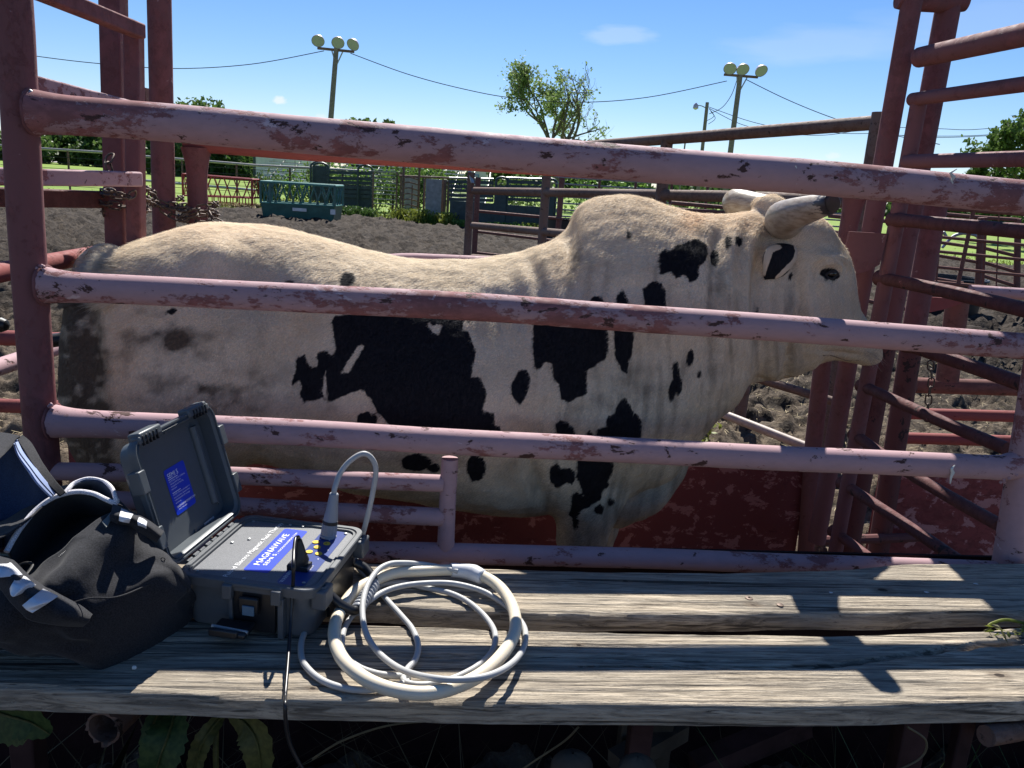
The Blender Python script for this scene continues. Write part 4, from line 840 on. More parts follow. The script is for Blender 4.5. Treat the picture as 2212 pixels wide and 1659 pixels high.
# dark discs for knots, and pebbles on the planks
for i, (U, V) in enumerate(((1617, 1292), (1685, 1307), (1619, 1293))):
    p = onz(U, V, BZ+.0005); b = MB(); b.tube([p, p+[0, 0, .0015], p+[0, 0, .0025]], [.008, .008, .004], 12); b.build('knot_disc', S_chain, t)
p = onz(290, 1442, BZ+.004); b = MB(); b.tube([p-[.004, 0, 0], p-[.0025, 0, 0], p+[.002, 0, 0], p+[.004, 0, .001]], [.001, .0036, .0036, .001], 8); tag(b.build('pebble', simple('white_pebble', (.6, .6, .56))), 'tiny white pebble on the front plank before the backpack', 'pebble')
for i, (U, V) in enumerate(((2002, 1279), (2108, 1261), (1795, 1280))):
    p = onz(U, V, BZ+.002); rg = np.random.default_rng(i); b = MB(); k = 6; a = np.linspace(0, 2*PI, k, endpoint=False)
    b.add([p+[math.cos(x)*.007*rg.uniform(.5, 1.3), math.sin(x)*.004*rg.uniform(.5, 1.3), 0] for x in a]+[p+[0, 0, .002]], [(j, (j+1) % k, k) for j in range(k)]); tag(b.build('paint_chip', simple('pale_chip', (.6, .6, .58))), ['pale chip on the back plank near the knot', 'pale chip on the back plank toward the right edge', 'pale fleck on the back plank before the gate shadow'][i], 'chip')
# wilted sprig on the right
t = thing('wilted_sprig', onz(2150, 1352, BZ), 'wilted green and brown plant sprig lying at the right end of the bench', 'sprig')
rg = np.random.default_rng(4); b = MB(); b.tube(catmull([onz(U, V, BZ+h) for U, V, h in ((2230, 1352, .012), (2200, 1343, .02), (2170, 1339, .022), (2145, 1346, .015), (2135, 1352, .01))]), .0035, 7); b.build('stem', L_weed, t)
for k in range(26):
    U = rg.uniform(2128, 2230); V = rg.uniform(1350, 1372); p = onz(U, V, BZ+rg.uniform(.004, .02)); d = nrm([rg.normal(), rg.normal()*.6, rg.normal()*.3])*rg.uniform(.008, .022); s_ = nrm(np.cross(d, [rg.normal()*.4, rg.normal()*.4, 1]))*rg.uniform(.0015, .005)
    b = MB(); b.add([p-d, p-d*.2+s_+[0, 0, .003], p+d, p-d*.2-s_], [(0, 1, 2), (0, 2, 3)]); b.build('leaf', L_yel if k % 2 else L_weed, t, smooth=False)
# dock plants and dry stems under the bench
def leafblade(t, pts, w, mat, seed=0, nrm_=(0, -1, .15)):
    P = catmull(pts, 8); n = len(P); s = np.linspace(0, 1, n); ww = w*np.sin(PI*np.clip(s*.93+.05, 0, 1))**.6; T = np.gradient(P, axis=0); rg = np.random.default_rng(seed); rows = []
    for i in range(n):
        side = nrm(np.cross(T[i], nrm_)); N_ = nrm(np.cross(side, T[i])); wv = ww[i]*(1+.1*math.sin(i*2.3))
        rows.append([P[i]+side*wv*f+N_*(abs(f)*wv*.28+rg.normal(0, .001)) for f in (-1, -.55, -.08, 0, .08, .55, 1)])
    b = MB(); b.grid(np.array(rows)); b.build('leaf', mat, t)
    b = MB(); b.tube(P+np.array([0, -.003, 0]), np.linspace(.003, .001, n), 6); b.build('midrib', L_yel, t)
t = thing('dock_plant', (at(440, 1650, 1.3)[0], 1.3, 0), 'broad leaved green plant with yellowing leaves under the front plank', 'plant')
leafblade(t, [at(380, 1540, 1.36), at(365, 1585, 1.32), at(345, 1640, 1.30), at(322, 1720, 1.3)], .040, L_dock, 1)
leafblade(t, [at(495, 1540, 1.36), at(535, 1565, 1.32), at(560, 1620, 1.30), at(560, 1720, 1.3)], .032, L_yel, 2)
leafblade(t, [at(480, 1545, 1.38), at(445, 1590, 1.34), at(425, 1640, 1.33), at(410, 1720, 1.32)], .018, L_yel, 3)
leafblade(t, [at(350, 1530, 1.45), at(330, 1570, 1.42), at(322, 1640, 1.40), at(318, 1700, 1.4)], .02, L_dock, 6)
b = MB(); b.tube(catmull([at(470, 1720, 1.36), at(466, 1640, 1.37), at(468, 1540, 1.4)]), .006, 8); b.build('stem', L_yel, t)
t = thing('leafy_weed', (at(40, 1560, 1.3)[0], 1.3, 0), 'dark green leaf clump under the plank at the bottom left corner', 'plant')
leafblade(t, [at(-30, 1530, 1.34), at(20, 1545, 1.31), at(70, 1560, 1.3), at(110, 1585, 1.3)], .035, L_dock, 4); leafblade(t, [at(-30, 1560, 1.34), at(20, 1572, 1.33), at(60, 1590, 1.3)], .03, L_dock, 5)
n = 900; x = RNG.uniform(-1.2, 1.5, n); y = RNG.uniform(.95, 1.75, n); B = np.stack([x, y, 0*x], -1); B[:, 2] = height(B)
o = blades('dry_grass', B, .1, .42, .005, simple('shaded_old_straw', (.10, .085, .05), .9, .1), seed=21, lean=.9); tag(o, 'dry grass stems in the shade under the bench', 'grass', kind='stuff')  # straw colour darkened to carry the under-bench shade
n = 700; x = RNG.uniform(.6, 1.5, n); y = RNG.uniform(1.0, 1.6, n); B = np.stack([x, y, 0*x], -1); B[:, 2] = height(B)
o = blades('green_grass', B, .15, .5, .006, L_dock, seed=22, lean=.6); tag(o, 'green grass in the shade below the right end of the bench', 'grass', kind='stuff')
for i, (pts) in enumerate(([(675, 1640), (740, 1600), (850, 1565), (1000, 1555)], [(1100, 1680), (1160, 1640), (1220, 1600), (1250, 1570)], [(1900, 1680), (1985, 1640), (2000, 1600), (1960, 1570)])):
    b = MB(); b.tube(catmull([at(U, V, 1.35) for U, V in pts], 8), .0022, 5); tag(b.build('dry_stem', simple('dim_stem', (.11, .09, .05))), ['thin dry stem arching under the bench right of the black cord', 'bent dry stem under the middle of the bench', 'dry stem under the right half of the bench'][i], 'stem')  # shade under the planks put into the stem colour
for i, (U, V, r_) in enumerate(((1235, 1655, .036), (1375, 1662, .034))):
    c = at(U, V, 1.25); b = MB(); a = []; rg = np.random.default_rng(i+30)
    for th_ in np.linspace(0.05, PI-.05, 9): a.append([c+r_*np.array([math.sin(th_)*math.cos(p_), .8*math.sin(th_)*math.sin(p_), .7*math.cos(th_)])*(1+.18*vnoise(np.array([math.cos(p_)*2+5, math.sin(p_)*2+5, th_*2+i]))) for p_ in np.linspace(0, 2*PI, 16, endpoint=False)])
    b.grid(np.array(a), True); tag(b.build('stone', simple('brown_stone', (.07, .055, .04), .9, .1, 0, .3, 20)), ['dim brown stone at the bottom edge left of the other stone', 'dim brown stone at the bottom edge right of the other stone'][i], 'stone')
# ================================================================ GEAR ON THE BENCH
def text(s, o, xd, yd, size, mat, parent, name='lettering', align='LEFT', off=.0004, fit=None):
    cu = bpy.data.curves.new('txt', 'FONT'); cu.body = s; cu.size = size; cu.align_x = align; cu.resolution_u = 3
    ob = bpy.data.objects.new('txt', cu); COL.objects.link(ob); dg = bpy.context.evaluated_depsgraph_get(); me = bpy.data.meshes.new_from_object(ob.evaluated_get(dg))
    n = len(me.vertices); co = np.zeros(n*3); me.vertices.foreach_get('co', co); co = co.reshape(-1, 3); co[:, 0] -= co[:, 0].min(); co[:, 0] *= (fit/co[:, 0].max() if fit else 1); xd, yd = nrm(xd), nrm(yd); N_ = np.cross(xd, yd)
    P = np.asarray(o)+co[:, :1]*xd+co[:, 1:2]*yd+N_*off-W(parent); me.vertices.foreach_set('co', P.ravel()); me.materials.clear(); me.materials.append(mat); me.name = name
    COL.objects.unlink(ob); bpy.data.objects.remove(ob); o2 = bpy.data.objects.new(name, me); COL.objects.link(o2); o2.parent = parent; return o2
cu_ = np.array([.992, -.126, 0]); cv_ = np.array([.126, .992, 0]); CZ = np.array([0, 0, 1.]); CW, CL, CH_ = .275, .292, .112
ctr = np.array([-.474, 1.578, BZ+.0015]); co_ = ctr-cu_*CW/2-cv_*CL/2
def cl_(u, v, z): return co_+cu_*u+cv_*v+CZ*z
def rrect(w, h, r, n=6, cx=0, cy=0):
    out = []
    for (sx, sy, a0) in ((1, 1, 0), (-1, 1, PI/2), (-1, -1, PI), (1, -1, 1.5*PI)):
        for k in range(n+1):
            a = a0+k/n*PI/2; out.append((cx+sx*(w/2-r)+r*math.cos(a), cy+sy*(h/2-r)+r*math.sin(a)))
    return out
t = thing('equipment_case', ctr, 'open grey hard plastic case with a control panel inside, standing between backpack and hose', 'case')
CT = t
def loft(fr, loops, name, mat, parent, cap0=False, cap1=False, r0=.02, n=6):
    b = MB(); G = []
    for (w, h, d, r, cx, cy) in loops: G.append([fr(x, y, d) for x, y in rrect(w, h, r, n, cx, cy)])
    b.grid(np.array(G), True); m_ = len(G[0])
    if cap0: b.add(G[0], [tuple(range(m_))])
    if cap1: b.add(G[-1], [tuple(range(m_-1, -1, -1))])
    return b.build(name, mat, parent, sharp=30)
hx, hy = CW/2, CL/2
loft(cl_, [(CW*.93, CL*.93, 0, .028, hx, hy), (CW*.95, CL*.95, .004, .03, hx, hy), (CW*.97, CL*.97, CH_-.024, .03, hx, hy), (CW+.014, CL+.014, CH_-.020, .032, hx, hy), (CW+.016, CL+.016, CH_-.002, .032, hx, hy), (CW+.012, CL+.012, CH_, .03, hx, hy), (CW-.006, CL-.006, CH_, .028, hx, hy), (CW-.008, CL-.008, CH_-.004, .028, hx, hy), (CW-.012, CL-.012, CH_-.002, .027, hx, hy), (CW-.020, CL-.020, CH_-.002, .024, hx, hy), (CW-.022, CL-.022, CH_-.012, .024, hx, hy)], 'base_shell', K_grey, t, cap0=True)
loft(cl_, [(CW-.022, CL-.022, CH_-.007, .024, hx, hy), (CW-.023, CL-.023, CH_-.0065, .024, hx, hy)], 'control_panel', K_panel, t, cap1=True)
PZ_ = co_[2]+CH_-.0065
def pl(U, V): q_ = onz(U, V, PZ_)-co_; return np.array([q_@cu_, q_@cv_])
def flat(name, poly, dz, mat, parent=t):
    b = MB(); P = [cl_(u, v, CH_-.0065+dz) for u, v in poly]; b.add(P, [tuple(range(len(P)))]); return b.build(name, mat, parent, smooth=False)
lab = rrect(.054, .208, .006, 5, .1325, .155); L_ = flat('brand_label', lab, .0006, K_blue)
st = flat('control_strip', rrect(.058, CL-.030, .014, 5, .219, hy), .0006, K_navy)
T0 = CH_-.0058
text('Pulsed Electro Magnetic Field Therapy', cl_(.0905, .016, T0), cv_, -cu_, .0150, K_ink, t, fit=.268)
text('MAGNAWAVE', cl_(.1285, .078, T0), cv_, -cu_, .0200, K_ink, t, fit=.153); text('SEMI 5', cl_(.1425, .080, T0), cv_, -cu_, .0120, K_ink, t, fit=.053); text('|  MAGNAWAVEPEMF.COM', cl_(.1425, .138, T0), cv_, -cu_, .0070, K_ink, t, fit=.105)
text('WARNING', cl_(.203, .022, T0), cv_, -cu_, .012, K_ink, t, fit=.055)
for (u, v) in ((.198, .209), (.223, .209), (.210, .186), (.202, .161), (.224, .158)):
    b = MB(); b.tube([cl_(u, v, T0), cl_(u, v, T0+.0018)], .0075, 18); b.build('push_button', K_yel, st)
for (u, v, s) in ((.201, .206, '-'), (.226, .206, '>'), (.213, .183, '=')): text(s, cl_(u, v-.001, T0+.0019), cv_, -cu_, .011, K_inkb, t, 'button_print')
for (u, v) in ((.200, .226), (.222, .228), (.212, .234), (.236, .180), (.232, .135)): b = MB(); b.tube([cl_(u, v, T0), cl_(u, v, T0+.0006)], .0016, 8); b.build('indicator_dot', K_ink, st)
text('MAX OUTPUT', cl_(.228, .085, T0), cv_, -cu_, .005, K_ink, t); text('SERIES 10', cl_(.235, .085, T0), cv_, -cu_, .005, K_ink, t)
for (u, v) in ((.024, .272), (.110, .278), (.140, .278), (.028, .16), (.024, .022), (.125, .016), (.245, .268), (.243, .030), (.055, .185)):
    b = MB(); b.tube([cl_(u, v, T0), cl_(u, v, T0+.002), cl_(u, v, T0+.003)], [.0036, .0036, .0015], 10); b.build('screw', S_galv, t)
# corner ears, padlock eyes, latch housings, ribs
def bx(name, u, v, z, su, sv, sz, mat=K_grey, par=t, bev=.002):
    b = MB(); b.box(cl_(u, v, z), (su, sv, sz), cu_, cv_, CZ); return b.build(name, mat, par, bevel=bev)
for (v0) in (-.006, CL+.004):
    bx('latch_housing', .105, v0, CH_-.020, .020, .026, .030); bx('latch_housing', .205, v0, CH_-.020, .020, .026, .030)
    bx('housing_rib', .109, v0+(.004 if v0 < 0 else -.004), .045, .008, .018, .082); bx('housing_rib', .212, v0+(.004 if v0 < 0 else -.004), .045, .012, .020, .086)
    bx('top_rib', .155, v0, CH_-.006, .12, .010, .008)
for (u, v) in ((CW+.006, .03), (CW+.006, CL-.03)):
    bx('padlock_block', u, v, CH_-.028, .030, .046, .040, bev=.004); b = MB(); a = np.linspace(0, 2*PI, 18, endpoint=False); b.tube([cl_(u+.001, v, CH_-.0075)+cu_*.0075*math.cos(x)+cv_*.0075*math.sin(x) for x in a], .0028, 8, closed=True); b.build('padlock_eye', K_grey, t)
b = MB(); bx('latch_well', .157, -.004, .052, .086, .006, .085, K_seal)
# latch hanging open
bx('latch_body', .150, -.016, .070, .040, .010, .034, K_seal, bev=.003); bx('latch_window', .152, -.023, .062, .024, .004, .020, simple('blue_grey_window', (.10, .17, .24)), bev=.001)
lt = bx('latch_lever', .128, -.040, .030, .072, .050, .012, K_seal, bev=.004); bx('lever_lip', .122, -.066, .034, .058, .008, .016, K_seal, bev=.003)
b = MB(); b.tube([cl_(.092, -.052, .038), cl_(.165, -.052, .034)], .0035, 8); b.build('latch_pin', S_galv, t)
# handle on the right side
b = MB(); pts = [cl_(CW+.006, .075, CH_-.05), cl_(CW+.03, .072, .045), cl_(CW+.052, .082, .030), cl_(CW+.058, .10, .026)]; b.tube(catmull(pts, 6), .010, 12); b.build('handle_arm', K_seal, t)
b = MB(); pts = [cl_(CW+.006, .225, CH_-.05), cl_(CW+.03, .228, .050), cl_(CW+.052, .215, .036), cl_(CW+.058, .20, .030)]; b.tube(catmull(pts, 6), .010, 12); b.build('handle_arm', K_seal, t)
g = np.linspace(0, 1, 43); P0, P1 = cl_(CW+.058, .092, .026), cl_(CW+.058, .205, .030); b = MB(); b.tube([P0+(P1-P0)*x for x in g], .0135+.0016*np.sign(np.sin(g*2*PI*9)), 16); b.build('handle_grip', K_rubber, t)
bx('handle_well', CW+.001, .15, .048, .006, .15, .075, K_seal)
# hinge
for k in range(9):
    v = .045+k*.025; b = MB(); b.tube([cl_(-.010, v, CH_-.002), cl_(-.010, v+.018, CH_-.002)], .0055 if k % 2 else .0042, 10); b.build('hinge_knuckle', K_grey, t)
bx('hinge_strip', -.004, hy, CH_-.007, .014, .235, .008)
# lid
AL = math.radians(74); LU = -cu_*math.cos(AL)+CZ*math.sin(AL); LN = cu_*math.sin(AL)+CZ*math.cos(AL); LH = .256
lo = cl_(-.012, 0, CH_+.004)
def ld(v, s, d): return lo+cv_*v+LU*s-LN*d          # d: depth away from the inside
lf = lambda x, y, d: ld(x, y, d)
ly = LH/2+.008
LID = loft(lf, [(CL-.02, LH-.022, .034, .022, hy, ly), (CL-.018, LH-.020, .006, .024, hy, ly), (CL-.010, LH-.012, .002, .026, hy, ly), (CL-.008, LH-.010, .000, .026, hy, ly), (CL-.004, LH-.006, .003, .028, hy, ly), (CL+.002, LH, .003, .030, hy, ly), (CL+.004, LH+.002, -.001, .030, hy, ly), (CL+.010, LH+.008, -.001, .032, hy, ly), (CL+.012, LH+.010, .004, .032, hy, ly), (CL+.008, LH+.006, .018, .032, hy, ly), (CL-.004, LH-.006, .022, .03, hy, ly), (CL-.012, LH-.014, .044, .03, hy, ly), (CL-.03, LH-.03, .050, .03, hy, ly)], 'lid', K_lid, t, cap0=True, cap1=True)
def lbx(name, v, s, d, sv, ss, sd_, mat=K_lid, bev=.002):
    b = MB(); b.box(ld(v, s, d), (sv, ss, sd_), cv_, LU, LN); return b.build(name, mat, LID, bevel=bev)
for s in (.072, .188):
    for v in (-.010, CL+.010): lbx('latch_boss', v, s, .008, .022, .045, .026)
for v in (-.004, CL+.004): lbx('boss_bridge', v, .1375, .010, .010, .12, .014)
for v in (.055, .235): lbx('top_boss', v, LH+.012, .010, .075, .020, .028, bev=.004)
for v in (.030, .262): lbx('corner_boss', v, LH+.008, .006, .035, .016, .02, bev=.004)
for k in range(5): lbx('vent_rib', .025+k*.012, LH+.005, -.003, .0035, .020, .006, K_seal, .0005); lbx('vent_rib', .215+k*.012, LH+.005, -.003, .0035, .020, .006, K_seal, .0005)
for v in (.035, CL-.035): lbx('floor_ridge', v, ly, .031, .006, LH-.07, .006, bev=.002)
b = MB(); b.tube([ld(CL-.045, .05, .033), ld(CL-.045, .23, .033)], .010, 14); b.build('moulded_rib', K_lid, LID)
for (v, s) in ((.03, .04), (.03, .225), (.265, .04), (.265, .225), (.15, .022), (.15, .245), (.265, .15)): b = MB(); b.tube([ld(v, s, .034), ld(v, s, .031)], .003, 8); b.build('stud', K_lid, LID)
def pll(U, V, d=.0335): dd = ray(U, V); o_ = ld(0, 0, d); tt = (LN@(o_-CP))/(LN@dd); q_ = CP+dd*tt-o_; return q_@cv_, q_@LU
lc = [pll(350, 1018), pll(394, 995), pll(425, 1083), pll(384, 1115)]; vv = np.mean([c[0] for c in lc]); ss = np.mean([c[1] for c in lc]); lw = abs(lc[1][0]-lc[0][0]+lc[2][0]-lc[3][0])/2; lh = abs(lc[0][1]-lc[3][1]+lc[1][1]-lc[2][1])/2
b = MB(); P = [ld(x, y, .0332) for x, y in rrect(lw, lh, .006, 5, vv, ss)]; b.add(P, [tuple(range(len(P)))]); LB = b.build('instruction_label', K_blue, LID, smooth=False)
x0 = vv-lw*.40; yt = ss+lh*.5
def lt_(s, x, y, size): text(s, ld(x, yt-y, .0330), cv_, LU, size, K_ink, LB)
lt_('SEMI S', x0, lh*.20, lw*.19)
for y_, w_ in ((.225, .45), (.52, .40)): b = MB(); yy = yt-y_*lh; b.add([ld(x0, yy, .0329), ld(x0+lw*w_, yy, .0329), ld(x0+lw*w_, yy-.0012, .0329), ld(x0, yy-.0012, .0329)], [(0, 1, 2, 3)]); b.build('rule', K_ink, LB, smooth=False)
for k, s in enumerate(('MULTITASK: 100/110 V, 50/60 Hz', '- Portable PEMF Device', '- Compatible with Tens Pkg', '  attachments')): lt_(s, x0, lh*(.29+k*.055), lw*.055)
for k, s in enumerate(('DO NOT USE if you are pregnant or', 'have a pacemaker, implanted device', 'TURN MACHINE OFF to change', 'attachments')): lt_(s, x0, lh*(.58+k*.06), lw*.055)
lt_('MAGNAWAVEPEMF.COM', x0, lh*.86, lw*.085); lt_('Serving Professionals', x0+.004, lh*.91, lw*.05)
v_, s_ = pll(452, 1128); b = MB(); b.box(ld(v_, s_, .0325), (.042, .012, .001), cv_, LU, LN); b.build('serial_tag', S_alu, LID, smooth=False); text('PANDERA', ld(v_-.018, s_-.003, .0318), cv_, LU, .009, K_inkb, LID, fit=.034)

# connector and loop cable
def hz(U, V, h): return onz(U, V, BZ+h)
cb = onz(709, 1160, PZ_); ct_ = cb+CZ*.078
t = thing('loop_cable', cb, 'pale grey cable rising from the case connector, looping over and coiling under the hose', 'cable'); LC = t
ax = nrm(np.array([.010, .012, .105])); b = MB(); b.tube([cb, cb+ax*.004, cb+ax*.006, cb+ax*.030, cb+ax*.031], [.0185, .0185, .0165, .0165, .0150], 24); b.build('plug_collar', K_rubber, t)
b = MB(); b.tube([cb+ax*.031, cb+ax*.038], .0170, 24); b.build('seal_ring', K_seal, t)
b = MB(); b.tube([cb+ax*.038, cb+ax*.042, cb+ax*.070, cb+ax*.100, cb+ax*.102], [.0155, .0160, .0125, .0100, .0082], 22); b.build('strain_relief', K_rubber, t)
for k in range(16):
    a = k/16*2*PI; X_ = nrm(np.cross(ax, [0, 1, 0])); Y_ = np.cross(ax, X_); b = MB(); c = cb+(X_*math.cos(a)+Y_*math.sin(a))*.0166; b.beam(c+ax*.008, c+ax*.028, .0022, .0016, X_); b.build('collar_rib', K_rubber, t, smooth=False)
def z3(x, y, h): return hz(575.1+.28*x, 1150.3+.28*y, h)
y0c = cb[1]
loop = [cb+ax*.098, cb+ax*.115, at(735, 1022, y0c+.03), at(757, 995, y0c+.04), at(784, 980, y0c+.05), at(803, 990, y0c+.055), at(812, 1016, y0c+.06), at(806, 1060, y0c+.065), at(794, 1115, y0c+.07), at(780, 1165, y0c+.075)]
c1 = [z3(690, 150, .035), z3(705, 260, .013), z3(780, 350, .009), z3(870, 450, .009), z3(950, 540, .009), z3(1050, 650, .009), z3(1130, 750, .009), z3(1172, 870, .009), z3(1150, 980, .009), z3(1085, 1060, .009), z3(1060, 1140, .009), z3(1130, 1170, .009), z3(1250, 1172, .009), z3(1430, 1130, .009), z3(1600, 1050, .009), z3(1710, 960, .009), z3(1762, 870, .009), z3(1760, 760, .009), z3(1680, 640, .009), z3(1550, 530, .009), z3(1400, 462, .009), z3(1200, 420, .009), z3(1050, 385, .009), z3(900, 400, .009), z3(780, 460, .009), z3(660, 540, .009)]
b = MB(); b.tube(catmull(loop+c1, 8), .0061, 14); b.build('cable', K_cable, t)
c2 = [z3(1480, 300, .035), z3(1300, 260, .038), z3(1160, 240, .045), z3(1040, 235, .052), z3(950, 243, .056), z3(862, 290, .056), z3(790, 390, .052), z3(752, 500, .046), z3(742, 620, .036), z3(765, 760, .026), z3(835, 890, .022), z3(950, 1000, .024), z3(1100, 1080, .035), z3(1300, 1125, .050), z3(1500, 1135, .052), z3(1700, 1108, .050), z3(1860, 1035, .040), z3(1965, 930, .022), z3(2000, 820, .012), z3(1985, 720, .009), z3(1900, 610, .009), z3(1790, 520, .012), z3(1650, 445, .018), z3(1450, 395, .022), z3(1250, 390, .024), z3(1050, 412, .024), z3(900, 460, .022), z3(780, 540, .018), z3(680, 625, .010), z3(612, 720, .009), z3(585, 830, .009), z3(600, 930, .009), z3(700, 1030, .009), z3(840, 1085, .009), z3(980, 1105, .009), z3(1120, 1110, .009)]
b = MB(); b.tube(catmull(c2, 8), .0061, 14); b.build('cable', K_cable, t)
c4 = [z3(520, 560, .012), z3(430, 620, .009), z3(340, 700, .008), z3(275, 830, .008), z3(275, 970, .008), z3(340, 1070, .008), z3(450, 1150, .008), z3(600, 1200, .008), z3(750, 1215, .008), z3(860, 1205, .008), z3(1000, 1180, .008), z3(1100, 1150, .008)]
b = MB(); b.tube(catmull(c4, 8), .0061, 14); b.build('cable', K_cable, t)
rg_ = [(1430, 290), (1200, 297), (1000, 312), (850, 362), (700, 440), (598, 560), (535, 700), (530, 830), (585, 970), (700, 1085), (850, 1172), (1050, 1228), (1250, 1240), (1450, 1195), (1650, 1100), (1800, 965), (1898, 820), (1925, 700), (1895, 560), (1810, 430), (1690, 345), (1560, 305)]
t = thing('hose_ring', z3(1230, 760, .02), 'thick cream coloured hose bent into a ring with a clear sleeve, lying on the planks', 'hose')
b = MB(); b.tube(catmull([z3(x, y, .031) for x, y in rg_], 8, True), .0126, 24, closed=True); b.build('hose', K_hose, t)
b = MB(); b.tube(catmull([z3(1425, 290, .031), z3(1450, 290, .031), z3(1540, 298, .031), z3(1600, 312, .031), z3(1650, 335, .031), z3(1672, 345, .031)], 4), list(np.interp(np.linspace(0, 1, 21), [0, .05, .3, .6, .9, 1], [.0132, .0160, .0162, .0190, .0165, .0135])), 24); b.build('sleeve', K_sleeve, t)
# power plug and black cord
pb = onz(647, 1228, PZ_)
t = thing('power_cord', pb, 'black power cord looping from its plug in the case and hanging over the plank edge', 'cord')
b = MB(); b.box(pb+[0, 0, .006], (.044, .030, .012), cu_, cv_, CZ); b.build('socket_block', K_seal, t, bevel=.002)
PT = onz(648, 1190, PZ_+.0); b = MB(); b.tube([pb+[0, 0, .010], pb+[.003, 0, .022], pb+[.002, 0, .036], pb+[0, 0, .05], pb+[-.001, 0, .064]], [.017, .0165, .011, .009, .0055], 16); b.build('plug', K_seal, t)
for k in range(5): b = MB(); c = pb+[.001-.0005*k, 0, .036+.006*k]; b.tube([c, c+[0, 0, .003]], .0105-.001*k, 14); b.build('plug_rib', K_seal, t)
y0 = pb[1]; pts = [pb+[0, 0, .055], pb+[-.001, -.001, .068], at(643, 1160, y0-.015), at(638, 1165, y0-.03), at(635, 1190, y0-.06), at(634, 1225, y0-.10), hz(633, 1262, .118), hz(630, 1310, .075), hz(627, 1360, .040), hz(622, 1430, .020), hz(617, 1490, .009), hz(616, 1505, .006), at(616, 1522, 1.205), at(617, 1555, 1.20), at(622, 1590, 1.20), at(634, 1625, 1.20), at(660, 1670, 1.20), at(700, 1720, 1.2)]
b = MB(); b.tube(catmull(pts, 8), .0036, 12); b.build('cord', K_seal, t)

# ---------------------------------------------------------------- backpack
t = thing('backpack', hz(150, 1350, .05), 'open black backpack with white piping and reflective striped straps, slumped left of the case', 'backpack'); BP = t
def bic(rows, su=8, sv=8):
    R = np.array([[hz(*p) for p in row] for row in rows]); A = np.array([catmull(r_, sv) for r_ in R]); A = np.array([catmull(A[:, j], su) for j in range(A.shape[1])]); return A.transpose(1, 0, 2)
def patch(name, rows, mat, par=t, th=.003, fold=.0, fs=14, su=8, sv=8, seed=0):
    G = bic(rows, su, sv)
    if fold:
        gu = np.gradient(G, axis=0); gv = np.gradient(G, axis=1); N_ = np.cross(gu, gv); N_ /= np.maximum(np.linalg.norm(N_, axis=-1, keepdims=True), 1e-9)
        a = fbm(G.reshape(-1, 3)*np.array([fs, fs*.6, fs])+seed, 3, seed).reshape(G.shape[:2]); rid = 1-np.abs(2*a-1)*2.2; G = G+N_*((a-.5)*fold+rid*fold*.3)[..., None]
    b = MB(); b.grid(G); o = b.build(name, mat, par, sharp=0)
    if th: s = o.modifiers.new('s', 'SOLIDIFY'); s.thickness = th; s.offset = 0
    return o
body = [[(-90, 1275, .15), (60, 1264, .155), (120, 1215, .185), (180, 1165, .215), (234, 1124, .235), (272, 1130, .215), (318, 1160, .18), (340, 1172, .15)],
 [(-90, 1300, .15), (60, 1290, .165), (140, 1252, .185), (205, 1205, .205), (262, 1172, .215), (306, 1176, .195), (340, 1192, .165), (365, 1215, .125)],
 [(-90, 1335, .13), (60, 1325, .145), (150, 1292, .155), (225, 1268, .165), (290, 1230, .175), (335, 1218, .165), (372, 1240, .135), (395, 1262, .09)],
 [(-90, 1368, .09), (50, 1362, .11), (150, 1340, .125), (240, 1318, .12), (310, 1290, .12), (358, 1270, .12), (398, 1275, .085), (414, 1290, .06)],
 [(-90, 1390, .045), (48, 1398, .055), (150, 1395, .065), (240, 1372, .065), (320, 1336, .065), (378, 1305, .06), (412, 1300, .045), (424, 1305, .035)],
 [(-90, 1405, .0), (50, 1412, .002), (145, 1438, .002), (235, 1428, .002), (322, 1388, .002), (392, 1342, .002), (424, 1320, .002), (430, 1315, .002)]]
patch('front_pocket', body, C_black, th=.004, fold=.05, fs=9, su=14, sv=14, seed=3)
patch('inner_back', [[(16, 1190, .20), (51, 1133, .23), (111, 1078, .26), (172, 1063, .27), (229, 1080, .26), (249, 1088, .25)], [(30, 1240, .13), (80, 1190, .14), (130, 1140, .15), (180, 1115, .16), (225, 1112, .18), (248, 1102, .2)], [(50, 1275, .13), (90, 1240, .14), (140, 1198, .16), (188, 1160, .18), (224, 1132, .2), (240, 1122, .22)]], C_black, fold=.008)
# body behind so that the bag is a closed volume
patch('back_body', [[(-90, 1180, .24), (20, 1150, .24), (111, 1076, .26), (172, 1061, .27), (245, 1082, .25), (300, 1122, .2), (335, 1160, .15)], [(-90, 1150, .17), (20, 1120, .18), (111, 1066, .19), (172, 1056, .19), (250, 1090, .16), (310, 1140, .12), (345, 1180, .08)], [(-90, 1180, .01), (20, 1170, .01), (111, 1165, .01), (172, 1165, .01), (260, 1175, .01), (320, 1200, .01), (370, 1235, .01)]], C_black, fold=.01, seed=4)
def trim(name, pts, r, mat, fl=None): b = MB(); b.tube(catmull([hz(*p) for p in pts], 8), r, 10, flat=fl); return b.build(name, mat, t)
trim('piping', [(14, 1192, .202), (30, 1163, .217), (51, 1132, .232), (81, 1098, .25), (111, 1077, .262), (142, 1066, .268), (172, 1062, .272), (203, 1067, .268), (229, 1079, .262), (249, 1087, .254), (253, 1080, .256)], .0048, C_pipe)
trim('piping', [(140, 1066, .27), (148, 1056, .275), (162, 1043, .28), (192, 1034, .285), (223, 1040, .28), (241, 1054, .275), (249, 1074, .265), (251, 1086, .255)], .0042, C_pipe)
